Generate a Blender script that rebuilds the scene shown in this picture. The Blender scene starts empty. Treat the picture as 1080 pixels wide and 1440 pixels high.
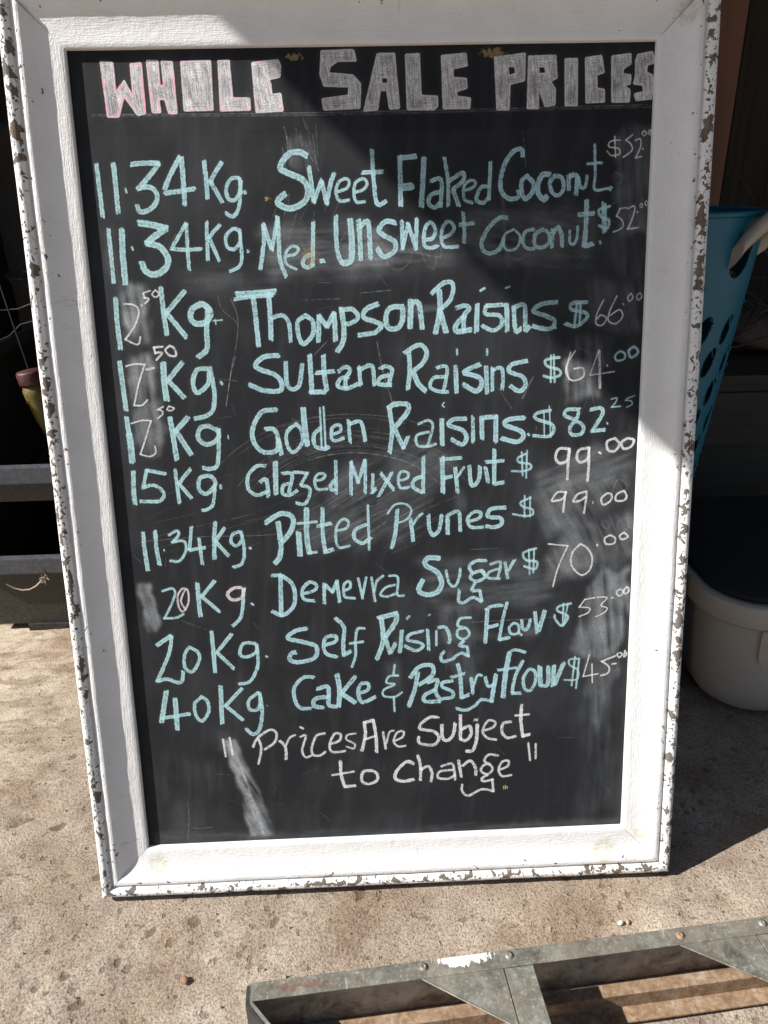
import bpy, math, random
import numpy as np
from mathutils import Vector, Matrix, noise as mnoise

random.seed(11)
sc = bpy.context.scene
COL = sc.collection
PI = math.pi

# ---------------------------------------------------------------- camera
CAM = [[0.999081, -0.038483, -0.018873], [0.032888, 0.405925, 0.913314], [-0.027486, -0.913096, 0.406818], [0.288473, -0.688605, 0.832823]]
cam = bpy.data.cameras.new('camera')
cam.sensor_fit = 'VERTICAL'
cam.sensor_height = 36.0
cam.sensor_width = 27.0
cam.lens = 1045.0 / 1440.0 * 36.0
cam.clip_start = 0.02
cam.clip_end = 400.0
camo = bpy.data.objects.new('camera', cam)
COL.objects.link(camo)
r_, u_, b_, p_ = [Vector(v) for v in CAM]
camo.matrix_world = Matrix(((r_.x, u_.x, b_.x, p_.x), (r_.y, u_.y, b_.y, p_.y), (r_.z, u_.z, b_.z, p_.z), (0, 0, 0, 1)))
sc.camera = camo

# ---------------------------------------------------------------- light
SUN = Vector((-0.7394, -0.1916, 0.6454)).normalized()       # towards the sun
el = math.asin(SUN.z)
az = math.atan2(SUN.x, SUN.y)
world = bpy.data.worlds.new("World")
sc.world = world
world.use_nodes = True
wn = world.node_tree
bg = wn.nodes['Background']
sky = wn.nodes.new('ShaderNodeTexSky')
sky.sky_type = 'NISHITA'
sky.sun_disc = False
sky.sun_elevation = el
sky.sun_rotation = az
sky.air_density = 1.0
sky.dust_density = 1.0
wn.links.new(sky.outputs[0], bg.inputs[0])
bg.inputs[1].default_value = 0.05
sun = bpy.data.lights.new('sun', 'SUN')
sun.energy = 4.8
sun.angle = math.radians(0.53)
sun.color = (1.0, 0.965, 0.92)
suno = bpy.data.objects.new('sun', sun)
suno.rotation_euler = (-SUN).to_track_quat('-Z', 'Y').to_euler()
suno.location = (-3, -1, 4)
COL.objects.link(suno)
sc.view_settings.view_transform = 'Standard'
sc.view_settings.look = 'None'
sc.view_settings.exposure = 0.88
sc.view_settings.gamma = 1.0
sc.render.engine = 'CYCLES'

# ---------------------------------------------------------------- helpers
class MB:
    """collects quads and polygons, then links them as one mesh object"""
    def __init__(s): s.v = []; s.f = []; s.uv = []; s.sm = []
    def face(s, pts, uvs=None, smooth=False):
        n = len(s.v); s.v += [tuple(p) for p in pts]; s.f.append(tuple(range(n, n + len(pts))))
        s.uv += list(uvs) if uvs else [(0, 0)] * len(pts); s.sm.append(smooth)
    def grid(s, rows, closed=False, smooth=True, uv=None):
        n = len(s.v); R = len(rows); K = len(rows[0])
        for r in rows: s.v += [tuple(p) for p in r]
        for i in range(R - 1):
            for j in range(K if closed else K - 1):
                a, b = j, (j + 1) % K
                s.f.append((n + i * K + a, n + i * K + b, n + (i + 1) * K + b, n + (i + 1) * K + a))
                if uv: s.uv += [uv[i][a], uv[i][b], uv[i + 1][b], uv[i + 1][a]]
                else: s.uv += [(0, 0)] * 4
                s.sm.append(smooth)
    def box(s, x0, x1, y0, y1, z0, z1, M=None, bev=0.0):
        c = []
        if bev <= 0:
            P = [(x, y, z) for z in (z0, z1) for y in (y0, y1) for x in (x0, x1)]
            if M: P = [M @ Vector(p) for p in P]
            n = len(s.v); s.v += [tuple(p) for p in P]
            for f in ((0, 2, 3, 1), (4, 5, 7, 6), (0, 1, 5, 4), (2, 6, 7, 3), (0, 4, 6, 2), (1, 3, 7, 5)):
                s.f.append(tuple(n + i for i in f)); s.uv += [(0, 0)] * 4; s.sm.append(False)
        else:
            import bmesh
            bm = bmesh.new(); bmesh.ops.create_cube(bm, size=1)
            for v in bm.verts: v.co = Vector((x0 + (v.co.x + .5) * (x1 - x0), y0 + (v.co.y + .5) * (y1 - y0), z0 + (v.co.z + .5) * (z1 - z0)))
            bmesh.ops.bevel(bm, geom=list(bm.edges), offset=bev, segments=2, affect='EDGES', profile=.7)
            n = len(s.v)
            for i, v in enumerate(bm.verts): v.index = i; s.v.append(tuple(M @ v.co if M else v.co))
            for f in bm.faces:
                s.f.append(tuple(n + v.index for v in f.verts)); s.uv += [(0, 0)] * len(f.verts); s.sm.append(False)
            bm.free()
    def tube(s, pts, rad, n=8, cap=True):
        pts = [Vector(p) for p in pts]; rows = []
        if not hasattr(rad, '__len__'): rad = [rad] * len(pts)
        up = Vector((0.13, 0.2, 1)).normalized()
        for i, p in enumerate(pts):
            d = (pts[min(i + 1, len(pts) - 1)] - pts[max(i - 1, 0)]).normalized()
            a = d.cross(up)
            if a.length < 1e-4: a = d.cross(Vector((1, 0, 0)))
            a.normalize(); b = d.cross(a)
            rows.append([p + (a * math.cos(t) + b * math.sin(t)) * rad[i] for t in [2 * PI * k / n for k in range(n)]])
        s.grid(rows, closed=True)
        if cap: s.face(rows[0][::-1]); s.face(rows[-1])
    def build(s, name, mat, parent=None, label=None, stuff=None):
        me = bpy.data.meshes.new(name); me.from_pydata(s.v, [], s.f); me.update()
        uvl = me.uv_layers.new(name='UVMap'); uvl.data.foreach_set('uv', np.array(s.uv, dtype=np.float32).ravel())
        me.polygons.foreach_set('use_smooth', s.sm)
        me.materials.append(mat)
        o = bpy.data.objects.new(name, me); COL.objects.link(o)
        if parent: o.parent = parent
        if label: o['label'] = label
        if stuff: o['kind'] = 'stuff'
        return o

def empty(name, label, cat, loc=(0, 0, 0), group=None, M=None):
    o = bpy.data.objects.new(name, None); o.empty_display_size = .05
    if M: o.matrix_world = M
    else: o.location = loc
    COL.objects.link(o)
    o['label'] = label; o['category'] = cat
    if group: o['group'] = group
    return o
def tag(o, label, cat, group=None):
    o['label'] = label; o['category'] = cat
    if group: o['group'] = group
    return o

class Mat:
    """small node helper"""
    def __init__(s, name, rough=.6, col=(.5, .5, .5), metal=0., spec=.5):
        s.m = bpy.data.materials.new(name); s.m.use_nodes = True; s.t = s.m.node_tree
        s.b = s.t.nodes['Principled BSDF']
        s.b.inputs['Roughness'].default_value = rough
        s.b.inputs['Base Color'].default_value = (*col, 1)
        s.b.inputs['Metallic'].default_value = metal
        s.b.inputs['Specular IOR Level'].default_value = spec
        s._tc = None
    def n(s, typ, **k):
        nd = s.t.nodes.new(typ)
        for a, v in k.items():
            if a.startswith('i_'): nd.inputs[a[2:].replace('_', ' ')].default_value = v
            else: setattr(nd, a, v)
        return nd
    def l(s, a, b): s.t.links.new(a, b)
    def co(s, kind='Object', scale=(1, 1, 1), rot=(0, 0, 0)):
        if not s._tc: s._tc = s.n('ShaderNodeTexCoord')
        mp = s.n('ShaderNodeMapping'); mp.inputs['Scale'].default_value = scale; mp.inputs['Rotation'].default_value = rot
        s.l(s._tc.outputs[kind], mp.inputs[0]); return mp.outputs[0]
    def noise(s, co, scale, detail=4, rough=.55, dist=0.):
        nd = s.n('ShaderNodeTexNoise'); nd.inputs['Scale'].default_value = scale; nd.inputs['Detail'].default_value = detail
        nd.inputs['Roughness'].default_value = rough; nd.inputs['Distortion'].default_value = dist
        s.l(co, nd.inputs['Vector']); return nd.outputs['Fac']
    def ramp(s, fac, stops):
        r = s.n('ShaderNodeValToRGB'); e = r.color_ramp.elements
        while len(e) < len(stops): e.new(.5)
        for k, (p, c) in enumerate(stops):
            e[k].position = p; e[k].color = (*c, 1) if hasattr(c, '__len__') else (c, c, c, 1)
        s.l(fac, r.inputs[0]); return r.outputs[0]
    def mix(s, fac, a, b, mode='MIX'):
        m = s.n('ShaderNodeMix', data_type='RGBA', blend_type=mode)
        for sock, v in ((m.inputs[0], fac), (m.inputs[6], a), (m.inputs[7], b)):
            if isinstance(v, bpy.types.NodeSocket): s.l(v, sock)
            elif hasattr(v, '__len__'): sock.default_value = (*v, 1)
            else: sock.default_value = v
        return m.outputs[2]
    def math(s, op, a, b=0., clamp=False):
        m = s.n('ShaderNodeMath', operation=op); m.use_clamp = clamp
        for sock, v in ((m.inputs[0], a), (m.inputs[1], b)):
            if isinstance(v, bpy.types.NodeSocket): s.l(v, sock)
            else: sock.default_value = v
        return m.outputs[0]
    def bump(s, h, strength=.3, dist=.001, prev=None):
        b = s.n('ShaderNodeBump'); b.inputs['Strength'].default_value = strength; b.inputs['Distance'].default_value = dist
        s.l(h, b.inputs['Height'])
        if prev: s.l(prev, b.inputs['Normal'])
        return b.outputs[0]
    def col(s, c): s.l(c, s.b.inputs['Base Color'])
    def rough(s, c): s.l(c, s.b.inputs['Roughness'])
    def nrm(s, c): s.l(c, s.b.inputs['Normal'])

# ---------------------------------------------------------------- chalk data, in mm on the slate (x right, y up)
WRITING=[
 ('blue chalk line of 11.34 Kg Sweet Flaked Coconut with a white price',[
  'b 4.5 18.8 812.2 19.4 785.8 20.0 759.1',
  'b 4.9 36.6 811.5 36.8 787.3 36.9 762.0',
  'b 2.3 46.8 786.7 47.6 783.2',
  'b 4.9 55.9 810.6 68.7 811.6 84.5 811.3',
  'b 4.9 84.5 811.3 73.1 798.9 60.3 786.5',
  'b 4.9 60.3 786.5 72.1 788.0 79.4 781.1 77.2 771.4 68.0 764.4 60.0 763.3 57.6 770.0',
  'b 4.9 106.4 816.7 95.7 800.3 87.8 785.4',
  'b 4.9 88.0 781.3 119.8 785.3',
  'b 4.9 108.2 815.8 108.5 796.5 108.2 769.8',
  'b 4.5 131.9 812.2 132.6 792.5 132.8 775.1',
  'b 4.5 150.5 811.2 142.7 801.1 136.3 791.5',
  'b 4.5 137.3 791.5 148.1 771.7',
  'b 3.8 166.8 795.4 159.2 794.6 153.2 785.0 154.9 774.6 161.5 773.2 167.7 781.2 169.5 793.5',
  'b 3.8 168.3 795.3 167.8 777.6 164.6 763.3 158.4 756.6 151.5 760.0',
  'b 4.2 171.4 780.2 174.1 781.0',
  'b 6.0 240.5 816.0 232.2 819.6 220.8 817.2 211.7 805.1 218.0 799.7 234.7 792.3 240.2 781.5 236.5 770.8 223.7 763.9 214.2 765.0 206.9 770.5 215.9 778.4',
  'b 4.5 242.4 804.5 246.0 769.8',
  'b 4.6 246.0 769.8 255.5 791.0',
  'b 4.5 255.4 790.1 259.8 767.7',
  'b 4.6 259.8 767.7 264.9 788.2 269.1 797.8',
  'b 3.4 271.2 779.1 281.8 782.5 284.9 788.7 281.2 792.3 273.5 788.9 270.2 779.1 273.7 770.1 283.3 770.8',
  'b 3.4 289.3 777.9 299.9 781.2 303.9 787.4 299.3 791.9 291.5 787.6 289.3 777.9 291.8 768.8 300.4 768.7',
  'b 4.1 310.0 820.0 310.8 794.4 313.8 766.6 323.4 768.7',
  'b 4.2 299.5 797.8 321.4 798.6',
  'b 4.9 339.4 813.3 339.7 763.4',
  'b 4.9 339.4 811.5 356.5 813.3',
  'b 7.6 342.0 782.2 351.6 783.4',
  'b 5.3 365.4 811.9 361.8 762.9',
  'b 4.2 372.7 787.9 380.4 790.4 384.2 785.8 382.6 761.6',
  'b 4.2 382.2 776.9 372.6 774.4 369.6 766.4 376.2 761.2 382.1 766.1',
  'b 3.8 387.3 810.7 391.0 787.5 391.1 763.2',
  'b 4.2 391.7 787.1 406.4 795.8 407.3 788.1 396.3 779.5',
  'b 4.2 396.3 779.5 402.3 762.8',
  'b 3.4 409.2 778.2 417.8 780.7 420.7 786.0 415.0 787.9 408.2 781.8 408.6 769.2 416.9 765.4',
  'b 3.8 437.0 806.2 435.2 768.7',
  'b 3.8 435.2 781.3 426.5 780.5 421.7 768.9 428.5 764.8 435.2 770.5',
  'b 4.5 471.5 810.0 470.5 818.0 461.9 816.4 452.4 804.1 447.7 786.4 449.7 774.7 458.5 768.2 468.1 770.7 467.1 777.0',
  'b 4.5 476.6 791.2 470.8 786.0 471.0 775.2 474.9 767.9 482.6 774.9 483.4 783.9 476.6 791.2',
  'b 5.3 500.7 792.6 493.0 791.8 488.3 782.0 489.4 773.0 495.4 766.6 498.2 770.1',
  'b 4.2 506.5 790.7 501.8 784.5 503.9 774.5 510.8 770.8 516.5 777.9 514.3 788.7 506.5 790.7',
  'b 4.5 521.6 791.3 522.3 776.3',
  'b 4.5 523.0 790.0 530.7 790.2 530.3 771.3',
  'b 3.4 532.7 788.4 535.5 778.4 540.1 779.2 541.8 790.0',
  'b 3.0 549.1 821.0 550.6 791.6 550.5 776.3 564.1 776.9',
  'b 3.0 542.0 802.1 557.4 803.1',
  'b 4.9 566.6 777.8 568.2 776.5',
  'w 1.7 576.4 825.2 566.3 824.2 564.5 818.9 575.2 817.0 576.4 811.6 567.8 810.0 562.8 814.5',
  'w 1.7 570.5 828.9 572.1 808.2',
  'w 1.7 589.7 830.3 582.6 825.1',
  'w 1.7 582.6 825.1 588.2 821.2 589.8 814.9 580.4 808.0',
  'w 1.7 593.2 824.6 598.0 826.3 599.2 819.2 594.0 807.2',
  'w 1.7 594.0 807.2 600.7 808.5',
  'w 1.9 601.3 816.3 601.7 815.6',
  'w 1.5 602.4 834.1 600.0 831.5 601.7 828.9 605.0 831.4 602.4 834.1',
  'w 1.5 608.1 834.9 606.9 831.7 609.0 830.0 611.1 833.1 608.1 834.9 610.9 830.6',
 ]),
 ('blue chalk line of 11.34 Kg Med. Unsweet Coconut with a white price',[
  'b 4.2 24.7 746.4 24.8 719.1 24.8 691.4',
  'b 6.1 38.9 746.1 37.5 722.5 37.2 690.2',
  'b 2.3 47.9 727.7 48.8 725.0',
  'b 6.5 57.8 752.0 70.5 750.0 86.3 746.0',
  'b 6.5 86.3 746.0 73.2 738.1 64.0 731.0',
  'b 6.5 64.0 731.0 78.0 727.1 85.5 715.0 81.8 704.9 69.7 698.7 60.5 702.7 57.4 711.0',
  'b 3.8 108.2 751.0 100.0 739.4 90.2 725.0',
  'b 3.9 90.2 725.0 106.4 723.7 122.7 724.3',
  'b 3.8 108.2 751.0 107.4 724.6 107.6 703.4',
  'b 3.8 129.9 751.4 129.0 731.5 128.5 712.2',
  'b 3.8 143.5 747.9 136.4 741.3 131.1 735.1',
  'b 3.8 132.0 734.1 140.9 710.6',
  'b 3.5 164.2 742.5 157.6 743.9 149.8 736.5 150.2 725.5 158.1 723.5 164.3 730.7 164.7 741.6',
  'b 3.5 164.7 741.6 165.3 716.0 161.7 705.0 150.7 700.0',
  'b 3.5 172.3 720.8 172.8 719.5',
  'b 4.2 190.4 748.3 190.2 730.1 184.6 701.7',
  'b 4.2 190.4 748.3 198.0 721.7',
  'b 4.2 198.0 721.7 206.4 754.3',
  'b 4.2 206.1 755.3 206.5 729.8 206.5 711.4 212.3 693.6',
  'b 3.1 213.4 714.9 223.2 716.5 227.3 722.0 220.7 724.9 213.6 718.6 213.0 707.5 223.4 700.8',
  'b 4.2 244.4 749.0 241.9 703.1',
  'b 4.2 241.5 716.1 233.6 712.6 231.3 705.2 237.0 702.3 242.1 706.9',
  'b 4.6 250.9 708.5 253.8 708.8',
  'b 4.6 269.2 754.8 268.6 728.4 270.5 713.6 274.1 705.8',
  'b 6.2 274.1 705.8 284.0 709.6 285.3 731.7 284.4 750.0',
  'b 5.0 293.7 749.8 294.3 727.9 294.6 708.5',
  'b 5.0 294.8 742.5 303.6 748.7 304.9 727.6 305.4 710.1',
  'b 5.0 333.5 746.2 322.9 748.3 315.0 739.3 320.6 733.7 332.1 727.0 331.9 717.8 320.0 711.6 313.4 720.1',
  'b 4.2 340.3 747.9 340.7 719.5',
  'b 4.2 340.7 719.5 347.0 745.0',
  'b 4.2 347.0 745.0 355.3 719.2',
  'b 4.2 355.3 719.2 356.8 750.3',
  'b 3.8 364.2 728.2 373.9 729.8 376.9 738.9 371.2 746.4 365.3 739.2 364.1 724.5 368.9 719.8 379.7 721.4',
  'b 3.5 383.6 729.6 392.4 733.1 397.4 740.3 391.6 746.9 384.7 740.6 383.6 725.9 388.4 720.3 402.1 720.9',
  'b 3.8 407.1 755.6 408.4 738.3 408.0 723.5',
  'b 3.8 404.2 742.9 417.8 744.5',
  'b 4.2 455.7 749.2 447.0 749.3 435.3 739.5 427.5 725.0 429.5 715.7 437.4 712.7 447.1 717.1 452.0 728.1',
  'b 2.7 462.6 737.1 452.9 731.8 452.0 720.7 457.0 715.1 466.8 718.6 469.6 729.6 462.6 737.1',
  'b 3.5 484.2 736.7 475.4 734.1 472.6 724.0 476.6 717.4 485.5 716.3',
  'b 3.8 494.0 736.4 486.2 731.1 486.4 720.0 494.3 717.6 502.1 723.3 500.9 732.6 494.0 736.4',
  'b 4.2 505.3 736.2 505.1 717.7',
  'b 4.2 505.8 731.6 511.6 738.3 515.7 728.6 515.9 718.4',
  'b 3.1 524.4 734.0 524.7 722.9 528.7 720.0 532.5 726.4 533.1 738.4',
  'b 4.9 542.1 764.7 542.0 737.3 540.6 717.9',
  'b 5.0 540.6 717.9 550.4 720.4',
  'b 5.0 533.8 750.7 550.8 751.8',
  'b 2.7 558.2 722.5 558.9 720.6',
  'b 3.0 567.7 758.7 556.1 755.3 558.3 748.0 567.3 744.1 565.6 735.8 556.7 738.8',
  'b 3.0 559.8 762.5 561.8 732.2',
  'b 3.0 562.8 760.7 563.8 733.1',
  'w 1.7 578.6 755.8 586.4 756.9',
  'w 1.7 579.6 756.3 575.6 748.5',
  'w 1.7 575.6 748.5 582.1 743.8 582.4 736.4 572.7 732.0',
  'w 2.1 587.5 755.6 595.2 758.2 593.7 747.2 588.3 734.8',
  'w 2.1 588.3 734.8 600.1 736.0',
  'w 1.9 598.4 752.6 598.6 751.7',
  'w 1.3 601.9 760.8 600.7 758.1 603.1 756.6 603.9 759.8 601.9 760.8',
  'w 1.3 607.7 763.4 606.3 760.7 608.3 758.3 609.7 761.5 607.7 763.4',
  'w 1.5 609.6 756.4 609.8 755.7',
 ]),
 ('blue chalk line of 12.50 Kg Thompson Raisins with a white price',[
  'b 5.1 25.1 674.6 24.3 648.2 25.1 620.4',
  'b 5.1 75.2 684.7 75.8 658.3 77.6 634.5',
  'b 5.1 101.0 681.2 78.7 658.2',
  'b 5.1 78.7 658.2 98.5 632.0',
  'b 6.3 117.3 666.7 107.1 661.3 105.3 650.9 111.7 645.6 121.7 647.7 127.2 657.0 121.1 665.7 115.3 666.8',
  'b 5.5 124.7 662.8 121.3 638.1 120.5 618.9 109.9 609.9',
  'b 1.6 129.5 648.4 139.4 649.1',
  'b 1.6 131.6 649.7 132.2 644.7',
  'w 2.2 33.7 668.8 43.7 667.6 49.2 660.9 43.5 645.8 31.4 630.9',
  'w 2.2 31.4 630.9 44.5 625.1 48.2 633.3',
  'w 2.3 52.7 667.2 53.2 666.4',
  'w 1.9 63.4 682.1 55.4 679.5',
  'w 1.9 55.4 679.5 56.9 674.2',
  'w 2.0 55.9 674.8 61.2 673.4 56.3 668.6',
  'w 1.9 69.2 682.6 65.0 678.4 68.5 675.1 72.7 678.2 69.2 682.6',
  'b 6.6 157.8 675.6 176.3 676.3 198.8 677.6',
  'b 3.9 154.5 670.6 172.2 673.0 195.6 673.9',
  'b 5.1 175.1 672.9 176.5 648.2 177.7 620.3',
  'b 5.1 191.9 677.2 192.4 651.6 191.9 626.7',
  'b 4.3 193.3 649.7 206.2 652.2 212.6 643.5 213.5 624.2',
  'b 4.7 231.7 651.6 222.5 645.1 222.7 629.8 228.2 620.9 238.6 631.3 239.2 644.7 231.7 651.6',
  'b 5.1 246.4 652.2 244.6 623.4',
  'b 5.1 246.4 651.2 254.7 638.6',
  'b 5.1 254.7 638.6 263.2 653.7',
  'b 5.1 263.2 653.7 263.6 623.9',
  'b 5.5 271.3 658.2 273.4 636.2 271.9 622.7 265.5 612.2',
  'b 4.7 271.2 656.3 283.1 657.0 289.7 648.3 280.5 641.8 274.6 641.9',
  'b 5.1 311.8 662.0 298.8 656.6 295.6 648.1 308.3 643.0 315.1 639.0 308.0 631.5 290.0 629.0',
  'b 5.5 339.4 658.5 324.5 656.9 320.2 642.7 324.9 634.9 334.9 636.6 339.1 646.1 339.4 658.5',
  'b 5.9 348.4 664.9 347.4 635.3',
  'b 5.5 349.3 661.1 357.2 661.9 360.7 634.9',
  'b 5.8 380.1 675.6 380.9 654.6 375.6 628.8',
  'b 4.7 372.2 672.0 384.1 682.1 394.0 682.8 395.9 675.2 391.9 663.9 381.9 654.6',
  'b 5.9 380.9 652.7 387.6 629.4',
  'b 4.7 399.8 655.7 408.7 658.1 413.7 654.8 407.7 646.3 407.6 630.8',
  'b 5.5 407.7 646.3 398.6 636.9 399.6 630.1 415.6 631.6',
  'b 5.1 422.6 658.4 421.6 629.5',
  'b 2.7 426.2 673.5 430.5 675.9',
  'b 4.3 450.5 657.7 432.6 657.2',
  'b 4.3 432.6 657.2 431.6 648.6 447.6 646.2 449.6 635.6 439.6 630.4 427.6 636.1',
  'b 5.1 455.5 658.5 456.1 629.6',
  'b 2.3 454.3 675.7 458.3 677.1',
  'b 4.7 463.5 655.5 465.7 629.4 471.7 631.2',
  'b 4.7 463.5 654.5 475.4 656.1 476.8 630.1 480.7 632.9',
  'b 4.7 512.3 659.1 495.4 657.6 485.5 650.1 501.6 643.9 509.8 637.9 503.9 630.3 485.8 633.7',
  'b 2.8 509.9 632.1 511.1 631.3',
  'b 3.9 545.4 658.3 529.4 657.7 528.5 651.0 544.7 646.7 545.9 640.9 534.1 632.5 521.9 635.7',
  'b 2.9 534.4 656.6 532.1 631.6',
  'b 2.9 538.4 657.5 538.1 633.4',
  'w 1.8 564.4 660.1 557.8 646.4 556.6 635.2 563.3 632.7 568.5 640.0 561.9 644.0 557.6 639.6',
  'w 1.8 579.3 664.1 571.8 648.0 570.8 637.4 579.4 634.3 586.6 641.8 582.9 649.3 572.4 643.2',
  'w 1.6 586.6 655.7 587.3 654.9',
  'w 1.6 595.2 666.6 591.8 662.9 593.2 658.1 597.4 661.8 595.2 666.6',
  'w 1.6 605.2 667.3 601.8 663.6 603.2 659.2 607.5 662.5 605.2 667.3',
 ]),
 ('blue chalk line of 12.50 Kg Sultana Raisins',[
  'b 5.2 22.7 607.9 23.7 582.5 24.7 552.8',
  'b 6.4 70.7 604.7 70.0 581.3 71.0 563.4',
  'b 5.2 91.7 604.2 74.3 585.1',
  'b 5.2 74.3 585.1 90.5 565.9',
  'b 4.8 119.8 596.6 107.8 595.9 101.8 582.3 105.8 570.4 118.5 579.9 120.7 595.6',
  'b 4.8 121.8 597.5 124.9 571.8 122.4 552.0 113.8 544.2 100.6 541.6',
  'b 2.8 133.1 581.5 134.4 579.1',
  'w 2.2 29.5 601.9 39.5 604.0 50.3 603.3',
  'w 2.2 50.3 603.3 41.4 582.1 34.2 558.5',
  'w 2.2 34.2 558.5 43.1 558.3 49.6 564.1',
  'w 2.8 51.7 597.4 59.7 599.2',
  'w 2.6 71.6 622.1 61.8 621.4',
  'w 2.6 61.8 621.4 63.1 614.6',
  'w 2.6 62.6 615.6 70.4 615.4 63.5 607.8',
  'w 2.6 79.5 622.9 74.2 618.2 78.6 612.3 85.5 612.1 84.2 619.9 79.5 622.9',
  'b 5.2 199.8 609.1 181.9 607.6 173.3 597.1 194.6 587.7 201.1 577.6 197.6 569.8 179.7 571.3 165.1 577.6',
  'b 4.8 206.9 601.1 207.1 577.5 213.8 571.3 221.1 577.1 225.1 598.6',
  'b 5.2 233.9 608.2 234.4 584.6 234.5 565.8',
  'b 5.2 232.6 567.8 249.7 567.3',
  'b 5.2 249.4 607.7 249.4 584.2 251.8 569.3',
  'b 4.4 240.6 588.8 260.7 590.2',
  'b 4.4 265.7 589.7 272.8 594.4 278.7 591.3 273.4 581.6 273.0 570.7',
  'b 4.4 276.4 583.4 267.4 581.7 264.0 573.9 274.0 570.6 287.2 575.2',
  'b 4.4 288.8 594.0 290.2 574.2',
  'b 4.4 289.7 591.0 300.9 595.6 304.8 590.6 305.3 573.7',
  'b 4.4 312.8 591.3 318.9 594.1 325.8 590.0 323.6 580.2 321.4 572.3',
  'b 4.4 322.7 584.2 312.5 581.5 310.3 574.6 324.4 573.2',
  'b 4.8 345.3 609.1 345.9 589.4 343.5 567.7',
  'b 4.8 340.3 608.3 357.5 616.6 365.3 608.6 361.2 596.9 348.9 587.4',
  'b 5.6 349.9 586.4 355.7 573.3 363.7 565.1',
  'b 3.8 376.2 590.6 386.3 592.3 388.2 585.3 384.0 564.6',
  'b 3.8 386.2 580.4 373.0 579.8 368.8 570.0 376.9 564.8 390.1 563.4',
  'b 4.8 397.8 592.0 398.8 562.1',
  'b 2.4 399.5 610.6 399.9 604.7',
  'b 5.2 425.6 593.2 411.5 587.7 408.4 583.8 423.6 579.4 427.7 571.3 421.6 563.5 407.4 570.9',
  'b 4.8 432.7 590.1 433.8 561.1',
  'b 2.6 433.7 609.7 433.7 603.8',
  'b 4.0 439.8 588.9 439.9 564.0',
  'b 4.0 440.8 586.9 449.9 588.6 452.0 578.6 451.1 564.7',
  'b 4.8 479.2 595.7 462.1 592.2 459.1 584.4 474.4 578.0 477.6 567.9 470.5 562.1 460.2 568.4',
  'b 3.2 515.7 598.7 500.5 596.1 502.7 589.2 516.0 584.8 517.2 578.8 507.0 576.1 498.8 578.3',
  'b 2.2 506.5 600.9 506.7 571.1',
  'b 2.2 509.5 601.8 511.2 571.0',
  'w 2.4 533.8 605.1 526.0 592.5 524.3 580.6 531.6 572.4 543.8 576.1 543.5 586.1 533.3 585.4',
  'w 1.8 528.8 604.3 525.1 588.6 527.5 573.6',
  'w 1.8 560.8 605.4 551.9 578.9',
  'w 1.8 551.9 577.9 579.4 581.1',
  'w 3.6 561.3 604.4 563.7 563.5',
  'w 2.0 571.0 588.9 571.2 587.7',
  'b 2.4 585.7 603.8 579.8 599.0 582.0 593.4 590.1 594.7 590.9 600.7 585.7 603.8',
  'b 3.0 600.8 608.3 594.9 603.5 598.2 596.5 605.2 600.3 605.0 605.2 600.8 608.3',
 ]),
 ('blue chalk line of 12.50 Kg Golden Raisins at 82.25',[
  'b 5.2 24.3 544.9 25.4 522.7',
  'b 6.9 25.4 526.7 26.0 514.6 26.0 494.1',
  'b 5.6 72.8 544.4 74.8 521.2 76.7 495.6',
  'b 5.6 92.7 542.9 78.4 528.2',
  'b 5.7 78.4 528.2 93.3 501.3',
  'b 4.9 115.0 533.1 105.7 530.4 102.9 519.3 111.4 512.0 122.8 515.7 126.5 525.7 115.0 533.1',
  'b 4.5 126.8 529.8 124.9 503.4 121.7 487.0 113.3 483.6 105.3 485.1',
  'b 1.6 136.7 521.4 137.0 517.7',
  'w 2.0 29.3 538.3 41.5 541.3 51.5 540.5',
  'w 2.0 51.5 540.5 42.4 518.1 36.0 503.0',
  'w 2.0 36.0 503.0 45.8 500.1 53.1 503.5 53.3 511.7',
  'w 2.0 66.4 556.0 59.6 552.8',
  'w 2.0 59.6 552.8 64.4 551.7 65.1 547.7 58.7 542.8',
  'w 2.0 72.8 556.4 70.5 552.5 74.4 551.4 78.6 553.9 72.8 556.4',
  'b 5.2 193.5 549.0 176.2 546.4 164.9 526.6 166.9 510.3 177.5 500.7 191.9 503.4 193.6 515.6',
  'b 4.9 180.1 527.2 191.1 524.8 196.6 497.0',
  'b 4.0 214.8 532.2 204.2 523.4 203.4 509.2 210.0 499.7 220.8 510.7 220.5 524.9 214.8 532.2',
  'b 6.0 223.7 550.1 224.7 528.9 226.7 507.4',
  'b 2.4 242.9 549.5 242.9 503.8',
  'b 2.4 247.0 550.4 247.4 503.7',
  'b 4.5 241.8 526.3 234.4 518.4 235.9 506.1 244.9 502.8 251.1 504.6',
  'b 3.6 254.7 518.8 265.1 522.6 264.3 529.7 256.1 526.9 254.6 515.8 258.5 511.6 268.8 514.3',
  'b 4.0 274.7 534.5 275.8 509.0',
  'b 4.0 276.5 530.4 288.8 532.1 293.2 510.5',
  'b 4.8 321.7 546.2 324.2 521.9 320.9 496.3',
  'b 5.4 320.7 547.3 327.9 551.1 342.1 550.7 342.0 541.6 328.4 525.8',
  'b 4.9 327.3 523.8 337.0 501.0',
  'b 4.9 337.0 501.0 342.4 514.1',
  'b 3.2 355.0 528.1 366.3 531.8 371.3 524.5 364.8 502.2',
  'b 3.2 366.1 518.6 352.7 514.9 353.5 503.5 365.9 502.1 374.1 504.4',
  'b 5.2 381.6 532.4 381.9 502.7',
  'b 1.6 384.5 551.5 382.4 548.5 384.8 546.4',
  'b 4.8 409.3 532.6 394.9 532.0 389.7 526.0 405.1 519.4 410.2 511.1 405.0 503.0 392.7 509.6',
  'b 4.0 417.5 534.4 417.8 505.7',
  'b 5.2 427.7 533.0 428.1 508.5',
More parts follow.
